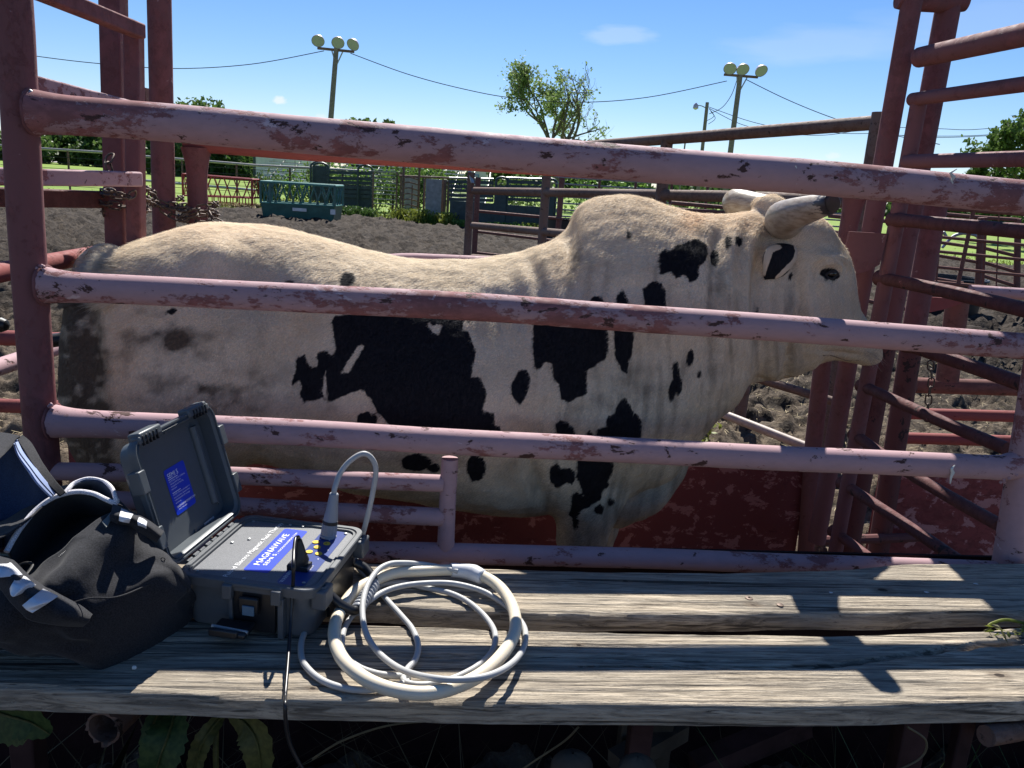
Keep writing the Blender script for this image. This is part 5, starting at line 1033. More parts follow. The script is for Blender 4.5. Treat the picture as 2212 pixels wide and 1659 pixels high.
patch('rear_lining', [[(146, 1057, .275), (164, 1044, .28), (192, 1036, .285), (222, 1042, .28), (246, 1064, .27)], [(150, 1066, .25), (170, 1058, .25), (195, 1055, .25), (220, 1062, .25), (244, 1076, .25)], [(150, 1074, .24), (172, 1070, .24), (196, 1068, .24), (220, 1078, .24), (240, 1086, .245)]], C_blue)
zp = [hz(*p) for p in [(62, 1262, .160), (100, 1231, .178), (145, 1192, .204), (190, 1156, .222), (236, 1121, .240)]]
b = MB(); b.tube(catmull(zp, 8), .0035, 8); b.build('zip', S_black, t)
Z_ = catmull(zp, 16); zb = MB()
for p in Z_[::1]: zb.box(p+[0, -.002, .003], (.0022, .004, .0022))
o = zb.build('zip_teeth', S_grey, t, smooth=False); o['kind'] = 'stuff'
patch('lining_flap', [[(-90, 945, .34), (0, 943, .35), (45, 946, .35), (67, 962, .34), (91, 1001, .32), (138, 1060, .27)], [(-90, 1030, .27), (0, 1030, .27), (40, 1048, .26), (66, 1060, .255), (90, 1075, .25), (122, 1085, .24)], [(-90, 1140, .2), (-20, 1130, .2), (20, 1125, .2), (50, 1112, .21), (80, 1098, .225), (108, 1084, .24)]], C_blue, fold=.012, seed=8)
patch('flap_edge', [[(48, 941, .356), (66, 957, .348), (90, 998, .328), (118, 1036, .3), (142, 1064, .272)], [(38, 950, .352), (52, 975, .345), (76, 1012, .325), (104, 1047, .297), (130, 1072, .27)]], C_black, fold=.004)
patch('flap_fold', [[(-90, 935, .355), (-20, 937, .36), (12, 938, .36), (44, 943, .36)], [(-90, 970, .35), (-20, 965, .357), (8, 962, .357), (32, 952, .357)], [(-90, 1010, .34), (-25, 1012, .345), (-8, 1000, .35), (18, 968, .353)]], C_black, fold=.006)
patch('zip_tape', [[(37, 951, .352), (47, 972, .345), (70, 1003, .33), (93, 1033, .31), (121, 1066, .275)], [(27, 957, .352), (36, 981, .345), (57, 1013, .33), (81, 1045, .31), (110, 1075, .277)]], simple('pale_blue_tape', (.26, .32, .50), .8, .1, 0, .1), fold=.002)
trim('tape_seam', [(32, 955, .356), (42, 978, .349), (64, 1008, .334), (87, 1039, .314), (115, 1070, .281)], .0012, C_blue)
patch('side_strap', [[(-90, 1130, .2), (-20, 1128, .2), (20, 1122, .205), (62, 1100, .22), (70, 1108, .215)], [(-90, 1150, .2), (-20, 1146, .2), (20, 1138, .205), (58, 1118, .215), (66, 1122, .21)]], C_black)
patch('inner_sleeve', [[(-90, 1150, .19), (-10, 1146, .19), (20, 1140, .19), (38, 1150, .19)], [(-90, 1200, .17), (-10, 1190, .17), (10, 1182, .17), (22, 1184, .17)]], C_blue, fold=.01)
patch('shoulder_strap', [[(-60, 1175, .20), (0, 1205, .205), (24, 1213, .20), (52, 1240, .19), (80, 1262, .183), (123, 1287, .176), (170, 1312, .160), (195, 1330, .14)], [(-60, 1200, .21), (-5, 1228, .215), (16, 1240, .212), (42, 1264, .205), (68, 1290, .195), (98, 1308, .184), (150, 1330, .165), (188, 1340, .14)], [(-60, 1235, .19), (-8, 1255, .19), (4, 1268, .185), (24, 1296, .175), (50, 1322, .165), (70, 1336, .155), (130, 1346, .14), (180, 1348, .125)]], C_black, th=.008, fold=.003)
def stripe(ps, h):
    P = [hz(U, V, h_) for (U, V), h_ in zip(ps, h)]; b = MB(); b.add(P, [tuple(range(len(P)))]); o = b.build('reflective_stripe', C_refl, t, smooth=False); s = o.modifiers.new('s', 'SOLIDIFY'); s.thickness = .001
patch('reflective_stripe', [[(-12, 1207, .212), (6, 1212, .212), (24, 1216, .210)], [(-14, 1225, .222), (12, 1228, .222), (38, 1230, .212)], [(-14, 1246, .216), (6, 1247, .216), (49, 1242, .206)]], C_refl, th=.001)
patch('reflective_stripe', [[(36, 1246, .203), (46, 1243, .202), (56, 1246, .200)], [(27, 1260, .213), (50, 1266, .211), (68, 1256, .203)], [(21, 1272, .205), (30, 1289, .202), (78, 1264, .197)]], C_refl, th=.001)
patch('reflective_stripe', [[(93, 1272, .191), (108, 1279, .190), (126, 1288, .187)], [(70, 1290, .202), (88, 1302, .199), (108, 1300, .193)], [(48, 1308, .193), (58, 1318, .188), (70, 1324, .185)]], C_refl, th=.001)
patch('top_strap', [[(243, 1092, .255), (262, 1098, .252), (290, 1111, .245), (322, 1128, .235), (352, 1150, .21)], [(240, 1108, .262), (258, 1114, .260), (284, 1120, .252), (316, 1138, .24), (345, 1160, .215)], [(240, 1122, .25), (256, 1130, .245), (282, 1134, .235), (312, 1152, .22), (340, 1170, .2)]], C_black, th=.006)
patch('reflective_stripe', [[(262, 1098, .259), (274, 1103, .257), (288, 1111, .254)], [(258, 1112, .267), (270, 1114, .265), (283, 1120, .260)], [(257, 1125, .258), (266, 1128, .256), (279, 1130, .250)]], C_refl, th=.001)
patch('reflective_stripe', [[(300, 1117, .249), (310, 1121, .246), (318, 1127, .243)], [(297, 1125, .255), (308, 1130, .252), (316, 1136, .247)], [(298, 1135, .248), (308, 1138, .245), (316, 1142, .240)]], C_refl, th=.001)
patch('grip_tab', [[(220, 1128, .25), (230, 1118, .252), (240, 1106, .255)], [(230, 1140, .245), (236, 1130, .247), (241, 1120, .25)]], simple('grey_tab', (.14, .15, .14)), th=.002)
patch('pocket_tag', [[(345, 1197, .165), (352, 1203, .16), (362, 1212, .155)], [(337, 1219, .155), (345, 1217, .153), (360, 1216, .152)]], C_refl, th=.001)
b = MB(); c = hz(352, 1208, .168); a = np.linspace(0, 2*PI, 16, endpoint=False); b.tube([c+np.array([math.cos(x)*.004, 0, math.sin(x)*.003]) for x in a], .0009, 6, closed=True); b.build('tag_print', K_inkb, t)
trim('pocket_seam', [(158, 1302, .165), (196, 1292, .178), (250, 1290, .165), (300, 1272, .15), (345, 1250, .15)], .0015, C_black)
trim('pocket_zip', [(8, 1240, .15), (40, 1222, .17), (58, 1216, .175), (70, 1222, .172), (52, 1248, .166)], .003, S_black)
# ================================================================ BULL
BY = 2.43; Kn = nrm([-.1, 1, 0])
DY = .15
def bp(U, V, y=BY): return onp(U, V, y+DY)
def ringset(rings, sub=5, na=44):
    """rings: (A bottom pt, B top pt, halfwidth, e_up, e_low, lateral)"""
    A = catmull([r_[0] for r_ in rings], sub); B = catmull([r_[1] for r_ in rings], sub); s = catmull([[r_[2]*1.05, r_[3], r_[4], r_[6] if len(r_) > 6 else 0] for r_ in rings], sub); Ln = catmull([r_[5] for r_ in rings], sub)
    a = np.arange(na)*2*PI/na; ca, sa = np.cos(a), np.sin(a); G = []
    for i in range(len(A)):
        C = (A[i]+B[i])/2; H = (B[i]-A[i])/2; e = np.where(sa > 0, s[i, 1], s[i, 2]); off = s[i, 3]
        w = np.sign(ca)*np.abs(ca)**e; h = sa
        G.append(C+H*h[:, None]+nrm(Ln[i])*(w*s[i, 0])[:, None]+H*off*(1-h[:, None]**2)*1.0)
    return np.array(G)
bm_ = MB()
def addG(G, cap=True):
    n = G.shape[1]; b = bm_; b.grid(G, True)
    if cap:
        b.add(list(G[0])+[G[0].mean(0)], [(i, (i+1) % n, n) for i in range(n)]); b.add(list(G[-1])+[G[-1].mean(0)], [((i+1) % n, i, n) for i in range(n)])
tr = [(172, 650, 900, .09, .95, .95), (180, 612, 950, .15, .85, .85), (202, 572, 985, .22, .8, .75), (245, 545, 1015, .28, .7, .65), (320, 512, 1030, .325, .62, .55), (400, 489, 1030, .335, .62, .55), (455, 481, 1025, .335, .62, .6), (560, 487, 985, .32, .72, .75), (640, 500, 1000, .315, .85, .8), (740, 526, 1040, .34, .92, .85), (880, 558, 1085, .36, .95, .85), (1000, 561, 1112, .365, 1.0, .85), (1080, 552, 1122, .36, 1.0, .85), (1130, 541, 1125, .355, 1.05, .85), (1190, 519, 1128, .335, 1.0, .85), (1226, 490, 1125, .325, 1.15, .8), (1248, 445, 1120, .32, 1.22, .8), (1290, 424, 1100, .32, 1.25, .8), (1350, 420, 1085, .32, 1.25, .85), (1400, 429, 1050, .30, 1.2, .9), (1450, 445, 1000, .28, 1.1, .95), (1500, 459, 940, .25, 1.2, 1.0), (1550, 462, 888, .215, 1.05, 1.05), (1600, 458, 838, .18, 1.0, 1.1), (1650, 455, 825, .14, 1, 1.1), (1680, 465, 812, .11, 1, 1.1)]
R1 = [(bp(U, Vb, BY-.10), bp(U, Vt), w, eu, el, Kn, 0) for U, Vt, Vb0, w, eu, el in tr for Vb in [Vb0-32*min(1, max(0, (Vb0-1030)/60))]]
addG(ringset(R1))
# head (turned a little away from the camera)
yaw = math.radians(16); HN = nrm([-.1*math.cos(yaw)-math.sin(yaw), math.cos(yaw), 0]); 
hd = [((1672, 452), (1612, 660), .125, 1.0, .9, 2.43), ((1712, 452), (1628, 730), .145, .85, .8, 2.435), ((1758, 466), (1648, 790), .150, .75, .75, 2.44), ((1796, 496), (1676, 812), .148, .7, .7, 2.45), ((1824, 540), (1712, 800), .135, .7, .7, 2.46), ((1840, 600), (1748, 784), .112, .7, .7, 2.475), ((1852, 645), (1788, 776), .092, .75, .7, 2.485), ((1872, 680), (1822, 780), .083, .75, .65, 2.495), ((1888, 708), (1850, 785), .082, .7, .6, 2.505), ((1894, 735), (1873, 784), .070, .7, .6, 2.51), ((1893, 755), (1884, 777), .045, .8, .8, 2.512)]
R2 = [(bp(*b_, y-.03), bp(f_[0]-(18 if f_[0] > 1790 else 0), f_[1], y), w, eu, el, HN) for f_, b_, w, eu, el, y in hd]
addG(ringset(R2, 5, 36))
def ell(c, r, n=14, ax=None):
    G = []
    for th_ in np.linspace(.02, PI-.02, n): G.append([np.asarray(c)+np.array([r[0]*math.cos(th_), r[1]*math.sin(th_)*math.cos(p), r[2]*math.sin(th_)*math.sin(p)]) for p in np.linspace(0, 2*PI, 20, endpoint=False)])
    addG(np.array(G))
ell(bp(1662, 448, 2.47), (.06, .085, .042))                       # poll
ell(bp(1745, 690, 2.40), (.075, .07, .10)); ell(bp(1855, 745, 2.47), (.035, .07, .04)) # cheek, lip
# dewlap / throat fold
R3 = [(bp(U, Vb, 2.40), bp(U, Vt, 2.40), w, 1, 1, Kn) for U, Vt, Vb, w in ((1770, 740, 782, .03), (1735, 730, 800, .045), (1700, 720, 819, .05), (1660, 710, 824, .055), (1600, 700, 836, .07), (1560, 700, 862, .08), (1520, 720, 906, .09), (1490, 760, 960, .10), (1465, 840, 1035, .11), (1430, 900, 1082, .12), (1380, 950, 1116, .12), (1330, 960, 1135, .12), (1290, 960, 1120, .10))]
addG(ringset(R3, 4, 24))
def leg(rows, na=22):                                              # (x,y,z,rx,ry)
    R_ = catmull([(x, y, z*.95, rx*1.06, ry*1.06) for x, y, z, rx, ry in rows], 4); G = []
    for x, y, z, rx, ry in R_: G.append([(x+rx*math.cos(a), y+.1*rx*math.cos(a)+ry*math.sin(a), z) for a in np.arange(na)*2*PI/na])
    addG(np.array(G))
fx = onp(1258, 1190, 2.37); f2 = fx
for s in (0, 1):
    y_ = 2.385+.1*fx[0]+s*.36; dx = s*.10
    leg([(fx[0]+dx-.02, y_+.05, 1.05, .17, .10), (fx[0]+dx-.01, y_-.01+s*.04, .88, .140, .13), (fx[0]+dx, y_-.03+s*.06, .76, .125, .115), (fx[0]+dx+.0, y_-.02+s*.03, .65, .098, .09), (fx[0]+dx-.005, y_, .50, .072, .065), (fx[0]+dx, y_, .42, .070, .066), (fx[0]+dx+.0, y_, .34, .052, .05), (fx[0]+dx, y_, .20, .042, .042), (fx[0]+dx+.005, y_, .12, .052, .05), (fx[0]+dx+.02, y_, .06, .058, .055), (fx[0]+dx+.03, y_, .0, .068, .062)])
hx0 = onp(330, 1000, 2.35)
for s in (0, 1):
    y_ = 2.39+.1*hx0[0]+s*.36; x_ = hx0[0]+s*.05
    leg([(x_+.03, y_+.05, 1.05, .30, .12), (x_+.04, y_+.02, .92, .25, .13), (x_+.05, y_, .80, .20, .12), (x_+.02, y_, .68, .15, .10), (x_-.06, y_, .58, .10, .075), (x_-.11, y_, .50, .075, .06), (x_-.11, y_, .42, .062, .05), (x_-.09, y_, .30, .048, .043), (x_-.08, y_, .16, .055, .05), (x_-.05, y_, .07, .06, .055), (x_-.03, y_, 0, .07, .064)])
# sheath
g = onp(720, 1040, 2.51); leg([(g[0]+.12, g[1]+.03, .86, .09, .05), (g[0]+.02, g[1]+.03, .72, .06, .045), (g[0], g[1]+.03, .64, .04, .035)], 14)
me = bm_.mesh('body', None); tmp = bpy.data.objects.new('tmp', me); COL.objects.link(tmp)
rm = tmp.modifiers.new('r', 'REMESH'); rm.mode = 'VOXEL'; rm.voxel_size = .0098; rm.adaptivity = 0
sm = tmp.modifiers.new('s', 'SMOOTH'); sm.factor = .6; sm.iterations = 9
bpy.context.view_layer.update(); dg = bpy.context.evaluated_depsgraph_get(); me2 = bpy.data.meshes.new_from_object(tmp.evaluated_get(dg)); COL.objects.unlink(tmp); bpy.data.objects.remove(tmp)
nV = len(me2.vertices); co = np.zeros(nV*3, np.float32); me2.vertices.foreach_get('co', co); co = co.reshape(-1, 3).astype(float)
no = np.zeros(nV*3, np.float32); me2.vertices.foreach_get('normal', no); no = no.reshape(-1, 3).astype(float)
print('bull verts', nV)
uv = proj(co); Uu, Vv = uv[:, 0], uv[:, 1]; side = no@Kn      # near side: negative
nearw = np.clip((-side-.05)*2.5, 0, 1)
def gs(U, V, a, b_, rot=0):
    c, s = math.cos(math.radians(rot)), math.sin(math.radians(rot)); du, dv = Uu-U, Vv-V; x = du*c+dv*s; y = -du*s+dv*c
    return np.exp(-(x/a)**2-(y/b_)**2)
disp = np.zeros(nV)
for U, V, a, b_, rot, h in ((300, 600, 110, 60, -10, .012), (470, 560, 50, 40, 0, .022), (360, 800, 130, 160, 0, .015), (560, 640, 70, 60, 20, -.022), (610, 780, 60, 160, 10, -.025), (900, 860, 220, 170, 0, .012), (1100, 700, 60, 160, 0, -.018), (1240, 720, 90, 220, -6, .020), (1330, 930, 90, 90, 0, .022), (1265, 1060, 60, 80, 0, .016), (1400, 800, 60, 180, 12, -.012), (1225, 520, 16, 60, 0, -.02), (1160, 1040, 18, 90, -20, -.018), (1500, 620, 120, 130, 0, .014), (1640, 640, 22, 150, 0, -.020), (1690, 660, 20, 120, 0, -.008), (1790, 560, 34, 16, 10, .013), (1790, 594, 22, 13, 10, -.010), (1770, 690, 45, 60, -30, .008), (1835, 640, 18, 50, -25, -.006), (1720, 500, 60, 20, -10, .006), (190, 760, 30, 200, 0, -.02), (160, 700, 20, 90, 0, .01), (700, 640, 120, 50, 10, .010), (1820, 762, 50, 4, 8, -.006), (1100, 610, 60, 30, 0, .008)):
    disp += gs(U, V, a, b_, rot)*h*1.55*nearw
# loose folds of skin on neck and dewlap
wv = Uu+.16*(Vv-650)+14*np.sin(Vv/70.)+22*(vnoise(np.stack([Uu/120, Vv/160, 0*Uu], -1), 3)-.5)
neck = np.exp(-((Uu-1600)/95)**2)*np.clip((Vv-455)/60, 0, 1)*nearw
disp += neck*(.0105*np.sin(wv/9.5)+.010*np.sin(wv/21.+1))*np.clip((fbm(np.stack([Uu/60, Vv/220, 0*Uu], -1), 2, 7)-.25)*2.4, 0, 1)
lw_ = np.exp(-((Uu-1470)/110)**2)*np.clip((Vv-560)/160, 0, 1)*nearw
disp += lw_*.009*np.sin((Uu*.9+.35*Vv+16*np.sin(Vv/90.))/13.)*np.clip((fbm(np.stack([Uu/50, Vv/260, 0*Uu+4], -1), 2, 8)-.3)*2.6, 0, 1)
re_ = np.hypot(Uu-1793, (Vv-592)*1.2); disp += .0035*np.sin(re_/3.4)*np.exp(-((re_-38)/15)**2)*(Vv < 600)*nearw
rib = np.exp(-((Uu-1150)/60)**2)*np.clip((Vv-480)/40, 0, 1)*np.clip((760-Vv)/60, 0, 1)*nearw; disp += rib*.006*np.sin((Uu-.35*Vv)/9.)
fc = np.exp(-((Uu-1730)/50)**2)*np.exp(-((Vv-680)/120)**2)*nearw; disp += fc*.0085*np.sin((Uu-.1*Vv)/7.)
disp += (fbm(co*9, 3, 4)-.5)*.010+(fbm(co*30, 2, 6)-.5)*.006
co2 = co+no*disp[:, None]; me2.vertices.foreach_set('co', co2.astype(np.float32).ravel())
me2.polygons.foreach_set('use_smooth', np.ones(len(me2.polygons), bool)); me2.update()
# --- coat markings, traced as outlines on the flank
A_ = lambda pts: [(1150.2+.37334*x, 353.9+.37334*y) for x, y in pts]
Bz = lambda pts: [(.37334*x, 442.4+.37334*y) for x, y in pts]
Cz = lambda pts: [(1061.8+.26665*x, 752.1+.26665*y) for x, y in pts]
E_ = lambda U, V, a, b_, rot=0: [(U+a*math.cos(t_)*math.cos(rot)-b_*math.sin(t_)*math.sin(rot), V+a*math.cos(t_)*math.sin(rot)+b_*math.sin(t_)*math.cos(rot)) for t_ in np.linspace(0, 2*PI, 14, endpoint=False)]
SP = [[(715, 696), (720, 726), (726, 752), (720, 771), (706, 758), (685, 757), (684, 775), (685, 793), (668, 790), (661, 769), (646, 766), (638, 778), (640, 801), (629, 820), (632, 833), (648, 823), (653, 838), (646, 853), (657, 870), (691, 861), (702, 870), (728, 864), (750, 853), (782, 842), (800, 862), (815, 890), (840, 917), (870, 935), (950, 948), (1030, 945), (1069, 932), (1069, 892), (1044, 886), (1052, 850), (1042, 818), (1018, 812), (1030, 762), (1012, 716), (1022, 690), (960, 676), (800, 672), (722, 680)],
 E_(752, 607, 18, 20), E_(372, 673, 14, 8), E_(625, 612, 12, 8), Cz([(255, 155), (300, 185), (318, 235), (305, 330), (270, 420), (215, 470), (190, 420), (155, 380), (160, 290), (185, 240), (215, 175)]),
 Cz([(330, -250), (940, -250), (950, 0), (930, 90), (850, 150), (780, 170), (770, 240), (780, 370), (700, 400), (640, 440), (560, 410), (540, 290), (500, 240), (485, 130), (430, 120), (385, 185), (345, 150), (335, 0)]),
 [(1272, 668), (1278, 641), (1296, 638), (1308, 655), (1314, 672), (1310, 700), (1272, 700)], [(1187, 664), (1200, 650), (1216, 662), (1214, 690), (1190, 690)],
 [(1325, 668), (1333, 640), (1344, 620), (1354, 640), (1369, 668), (1369, 705), (1371, 730), (1367, 760), (1358, 780), (1356, 812), (1342, 800), (1328, 770), (1326, 720)],
 A_([(640, 720), (700, 680), (745, 680), (775, 740), (775, 840), (650, 850)]),
 A_([(735, 640), (735, 520), (760, 490), (800, 500), (840, 470), (900, 450), (960, 435), (1010, 460), (1022, 520), (1000, 570), (968, 590), (962, 670), (910, 695), (885, 645), (835, 662), (800, 622), (770, 642)]),
 A_(E_(0, 0, 0, 0)) if False else [(x, y) for x, y in E_(1544, 559, 11, 19)], E_(1574, 522, 8, 17), E_(1597, 521, 9, 13), E_(1360, 507, 6, 10),
 A_([(1475, 650), (1495, 622), (1512, 640), (1500, 668), (1478, 678)]),
 A_([(1655, 625), (1672, 606), (1700, 603), (1728, 596), (1752, 612), (1782, 632), (1776, 662), (1744, 678), (1716, 668), (1696, 680), (1686, 660), (1664, 648)]),
 A_([(1275, 880), (1290, 850), (1308, 812), (1312, 850), (1298, 885)]), Cz([(1500, 90), (1522, 110), (1520, 200), (1552, 260), (1548, 340), (1512, 405), (1488, 340), (1478, 420), (1452, 455), (1432, 400), (1440, 290), (1468, 250), (1470, 130)]),
 Cz(E_(1610, 75, 34, 78, .1)), Cz(E_(1686, 215, 19, 38, .1)),
 Cz([(1075, 395), (1110, 430), (1140, 500), (1200, 545), (1228, 600), (1222, 720), (1100, 800), (1000, 860), (985, 950), (985, 1010), (950, 1060), (955, 1120), (925, 1150), (900, 1160), (890, 1230), (830, 1255), (800, 1290), (740, 1320), (700, 1370), (715, 1400), (700, 1470), (660, 1465), (650, 1380), (620, 1350), (640, 1290), (650, 1180), (700, 1160), (745, 1200), (720, 1130), (690, 1040), (690, 900), (780, 760), (760, 690), (800, 660), (840, 720), (865, 650), (925, 640), (930, 550), (985, 545), (1010, 480), (1050, 410)]),
 Cz([(520, 600), (560, 575), (610, 590), (660, 640), (690, 700), (690, 760), (560, 790), (530, 700)]), Cz([(490, 940), (530, 930), (560, 970), (630, 965), (680, 1000), (690, 1060), (660, 1110), (600, 1090), (560, 1140), (520, 1130), (465, 1070), (465, 990)]),
 Cz(E_(970, 1250, 36, 38)), Cz(E_(873, 1308, 42, 42)), E_(1029, 1010, 22, 30), E_(900, 998, 34, 20), E_(938, 1012, 14, 12), E_(794, 906, 24, 17), E_(1245, 1190, 9, 7), E_(1240, 938, 0.1, .1), E_(1070, 930, 14, 14)]
HOLE = [[(778, 745), (787, 748), (770, 776), (757, 802), (738, 806), (750, 784)], [(926, 700), (955, 704), (948, 724), (932, 716)], [(702, 800), (706, 836), (708, 864), (700, 866), (698, 830)], [(1003, 690), (1022, 708), (1018, 716), (1000, 712)]]
def sdf(poly, X, Y):
    poly = np.asarray(poly, float); n = len(poly); d = np.full(len(X), 1e9); ins = np.zeros(len(X), bool)
    for i in range(n):
        a = poly[i]; b_ = poly[(i+1) % n]; e = b_-a; L2 = max(e@e, 1e-9); t_ = np.clip(((X-a[0])*e[0]+(Y-a[1])*e[1])/L2, 0, 1); d = np.minimum(d, np.hypot(X-a[0]-e[0]*t_, Y-a[1]-e[1]*t_))
        c = ((a[1] > Y) != (b_[1] > Y)) & (X < (b_[0]-a[0])*(Y-a[1])/(b_[1]-a[1]+1e-12)+a[0]); ins ^= c
    return np.where(ins, d, -d)
def hide_attrs(P, N_):
    uv = proj(P); U = uv[:, 0].copy(); V = uv[:, 1].copy(); sd_ = N_@Kn
    far = sd_ > .25; U = np.where(far, 2020-U, U)            # the far side has its own arrangement of patches
    wU = U+(fbm(np.stack([U/9, V/16, 0*U], -1), 3, 31)-.5)*5; wV = V+(fbm(np.stack([U/9, V/16, 0*U+5], -1), 3, 41)-.5)*9
    s = np.full(len(P), -60.)
    for p in SP: s = np.maximum(s, sdf(p, wU, wV))
    for p in HOLE: s = np.minimum(s, -sdf(p, wU, wV))
    G = lambda a, b_, c, d, r_=0: np.exp(-((U-a)/c)**2-((V-b_)/d)**2)
    rear = np.clip((222+.12*(V-600)-U)/40, 0, 1)*np.clip((V-600)/40, 0, 1)
    stain_shade = rear*1.1*np.clip(.6+1.6*(fbm(np.stack([U/18., V/30., 0*U], -1), 3, 61)-.2), 0, 1)+.75*G(390, 742, 65, 28)+.4*G(330, 725, 60, 18)+.30*G(440, 860, 120, 35)+.2*G(570, 800, 60, 50)+.3*G(1520, 498, 24, 18)+.25*G(470, 580, 16, 10)+.3*G(235, 572, 20, 14)*2+.3*G(1555, 600, 9, 14)+.25*G(1555, 630, 26, 20)+.35*G(1270, 500, 30, 30)*0+.4*G(1310, 850, 40, 50)*.8+.3*G(1395, 850, 60, 60)+.35*G(1250, 560, 14, 40)
    mo = fbm(np.stack([U/34., V/24., 0*U+8], -1), 4, 71); stain_shade = rear*1.1*0+stain_shade*np.clip(.25+2.2*(mo-.22), .2, 1.3)+.5*np.clip((mo-.46)*4, 0, 1)*G(430, 850, 190, 60)+.35*np.clip((mo-.48)*4, 0, 1)*G(330, 720, 150, 70)
    sk = np.clip((fbm(np.stack([(U+.10*(V-700)+14*np.sin(V/80.))/11., V/150., 0*U], -1), 3, 91)-.45)*3.2, -.3, 1); reg = np.clip((U-1120)/60, 0, 1)*np.clip((V-500)/80, 0, 1)*np.clip((1800-U)/60, 0, 1)
    stain_shade += .28*sk*reg; stain_shade += .22*np.clip((fbm(np.stack([U/55., V/40., 0*U+3], -1), 4, 95)-.5)*3, 0, 1)*np.clip((V-620)/80, 0, 1)
    ln_ = np.clip((-np.sin((U+.16*(V-650)+14*np.sin(V/70.))/9.5)-.72)*4, 0, 1)*np.exp(-((U-1600)/90)**2)*np.clip((V-475)/50, 0, 1); l2 = np.clip((-np.sin((U*.9+.35*V+16*np.sin(V/90.))/13.)-.75)*4, 0, 1)*np.exp(-((U-1465)/100)**2)*np.clip((V-600)/120, 0, 1); fb = np.clip((fbm(np.stack([U/40., V/90., 0*U+9], -1), 2, 88)-.35)*3, 0, 1); stain_shade += .32*ln_*fb+.30*l2*fb  # crease shade painted into the coat colour along the fold troughs
    low = np.clip((V-860)/250, 0, 1); stain_shade += .12*low
    leg_ = np.clip((.45-P[:, 2])/.3, 0, 1)*.5; stain_shade += leg_
    warm = .8*G(1497, 482, 30, 26)+.75*G(250, 780, 55, 150)+.3*G(640, 700, 90, 40)+.25*G(820, 880, 80, 40)+.35*G(1130, 930, 70, 60)+.3*G(1240, 600, 90, 60)+.3*G(1600, 480, 60, 20)+.25*np.clip((560-V)/80, 0, 1)
    lit = G(600, 900, 300, 80)*.0
    return s/60., np.clip(stain_shade, 0, 1), np.clip(warm, 0, 1)
# hide material
def hide_mat(name, fur=False):
    q = M(name, .8, .10); s = q.attr('spot'); st = q.attr('stain_shade'); w = q.attr('warm')
    n1 = q.noise(9, 5, .6); n2 = q.noise(160, 4, .7, (1, 1, .35)); n3 = q.noise(30, 5, .65, (1, 1, .5)); n4 = q.noise(3, 3)
    base = q.mix(q.ramp(n1, .3, .7), (.49, .405, .29), (.62, .53, .40)); base = q.mix(q.ramp(n2, .3, .7, 0, .35), base, (.44, .37, .29)); base = q.mix(q.ramp(n4, .45, .7, 0, .30), base, (.56, .45, .34))
    base = q.mix(q.math('MULTIPLY', w, .6), base, (.60, .42, .26))
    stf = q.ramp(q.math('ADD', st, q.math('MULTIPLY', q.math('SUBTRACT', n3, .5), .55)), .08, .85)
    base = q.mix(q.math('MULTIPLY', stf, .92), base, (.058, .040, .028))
    nf = q.math('MULTIPLY', q.math('SUBTRACT', q.noise(110, 4, .75, (1, 1, .4)), .5), .16)
    f = q.ramp(q.math('ADD', s, nf), -.012, .035)
    blk = q.mix(q.ramp(n2, .3, .7), (.007, .0075, .010), (.016, .016, .020))
    cc = q.mix(f, base, blk)
    if fur:
        cc = q.mix(1.0, cc, (1.48, 1.56, 1.68), 'MULTIPLY'); t_ = q.n('ShaderNodeBsdfTranslucent'); q.L(cc, t_.inputs[0]); ms = q.n('ShaderNodeMixShader'); ms.inputs[0].default_value = .5; q.L(q.b.outputs[0], ms.inputs[1]); q.L(t_.outputs[0], ms.inputs[2]); q.L(ms.outputs[0], q.t.nodes['Material Output'].inputs['Surface']); q.col(cc); return q.m
    q.col(cc); q.bump(q.math('ADD', n2, q.math('MULTIPLY', n3, 1.2)), .004, .55)
    return q.m
HM = hide_mat('hide'); HF = hide_mat('fur', True)
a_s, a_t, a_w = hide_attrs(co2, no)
for nm, v in (('spot', a_s), ('stain_shade', a_t), ('warm', a_w)):
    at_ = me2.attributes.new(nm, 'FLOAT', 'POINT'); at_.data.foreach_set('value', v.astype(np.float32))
c0 = bp(900, 800); c0 = (c0[0], c0[1], 0)
BU = thing('bull', c0, 'cream white humped bull with black patches standing side on in the chute, facing right', 'bull')
me2.materials.clear(); me2.materials.append(HM); me2.name = 'body'
v_ = co2-np.array(c0); me2.vertices.foreach_set('co', v_.astype(np.float32).ravel()); me2.update()
bo = bpy.data.objects.new('body', me2); COL.objects.link(bo); bo.parent = BU
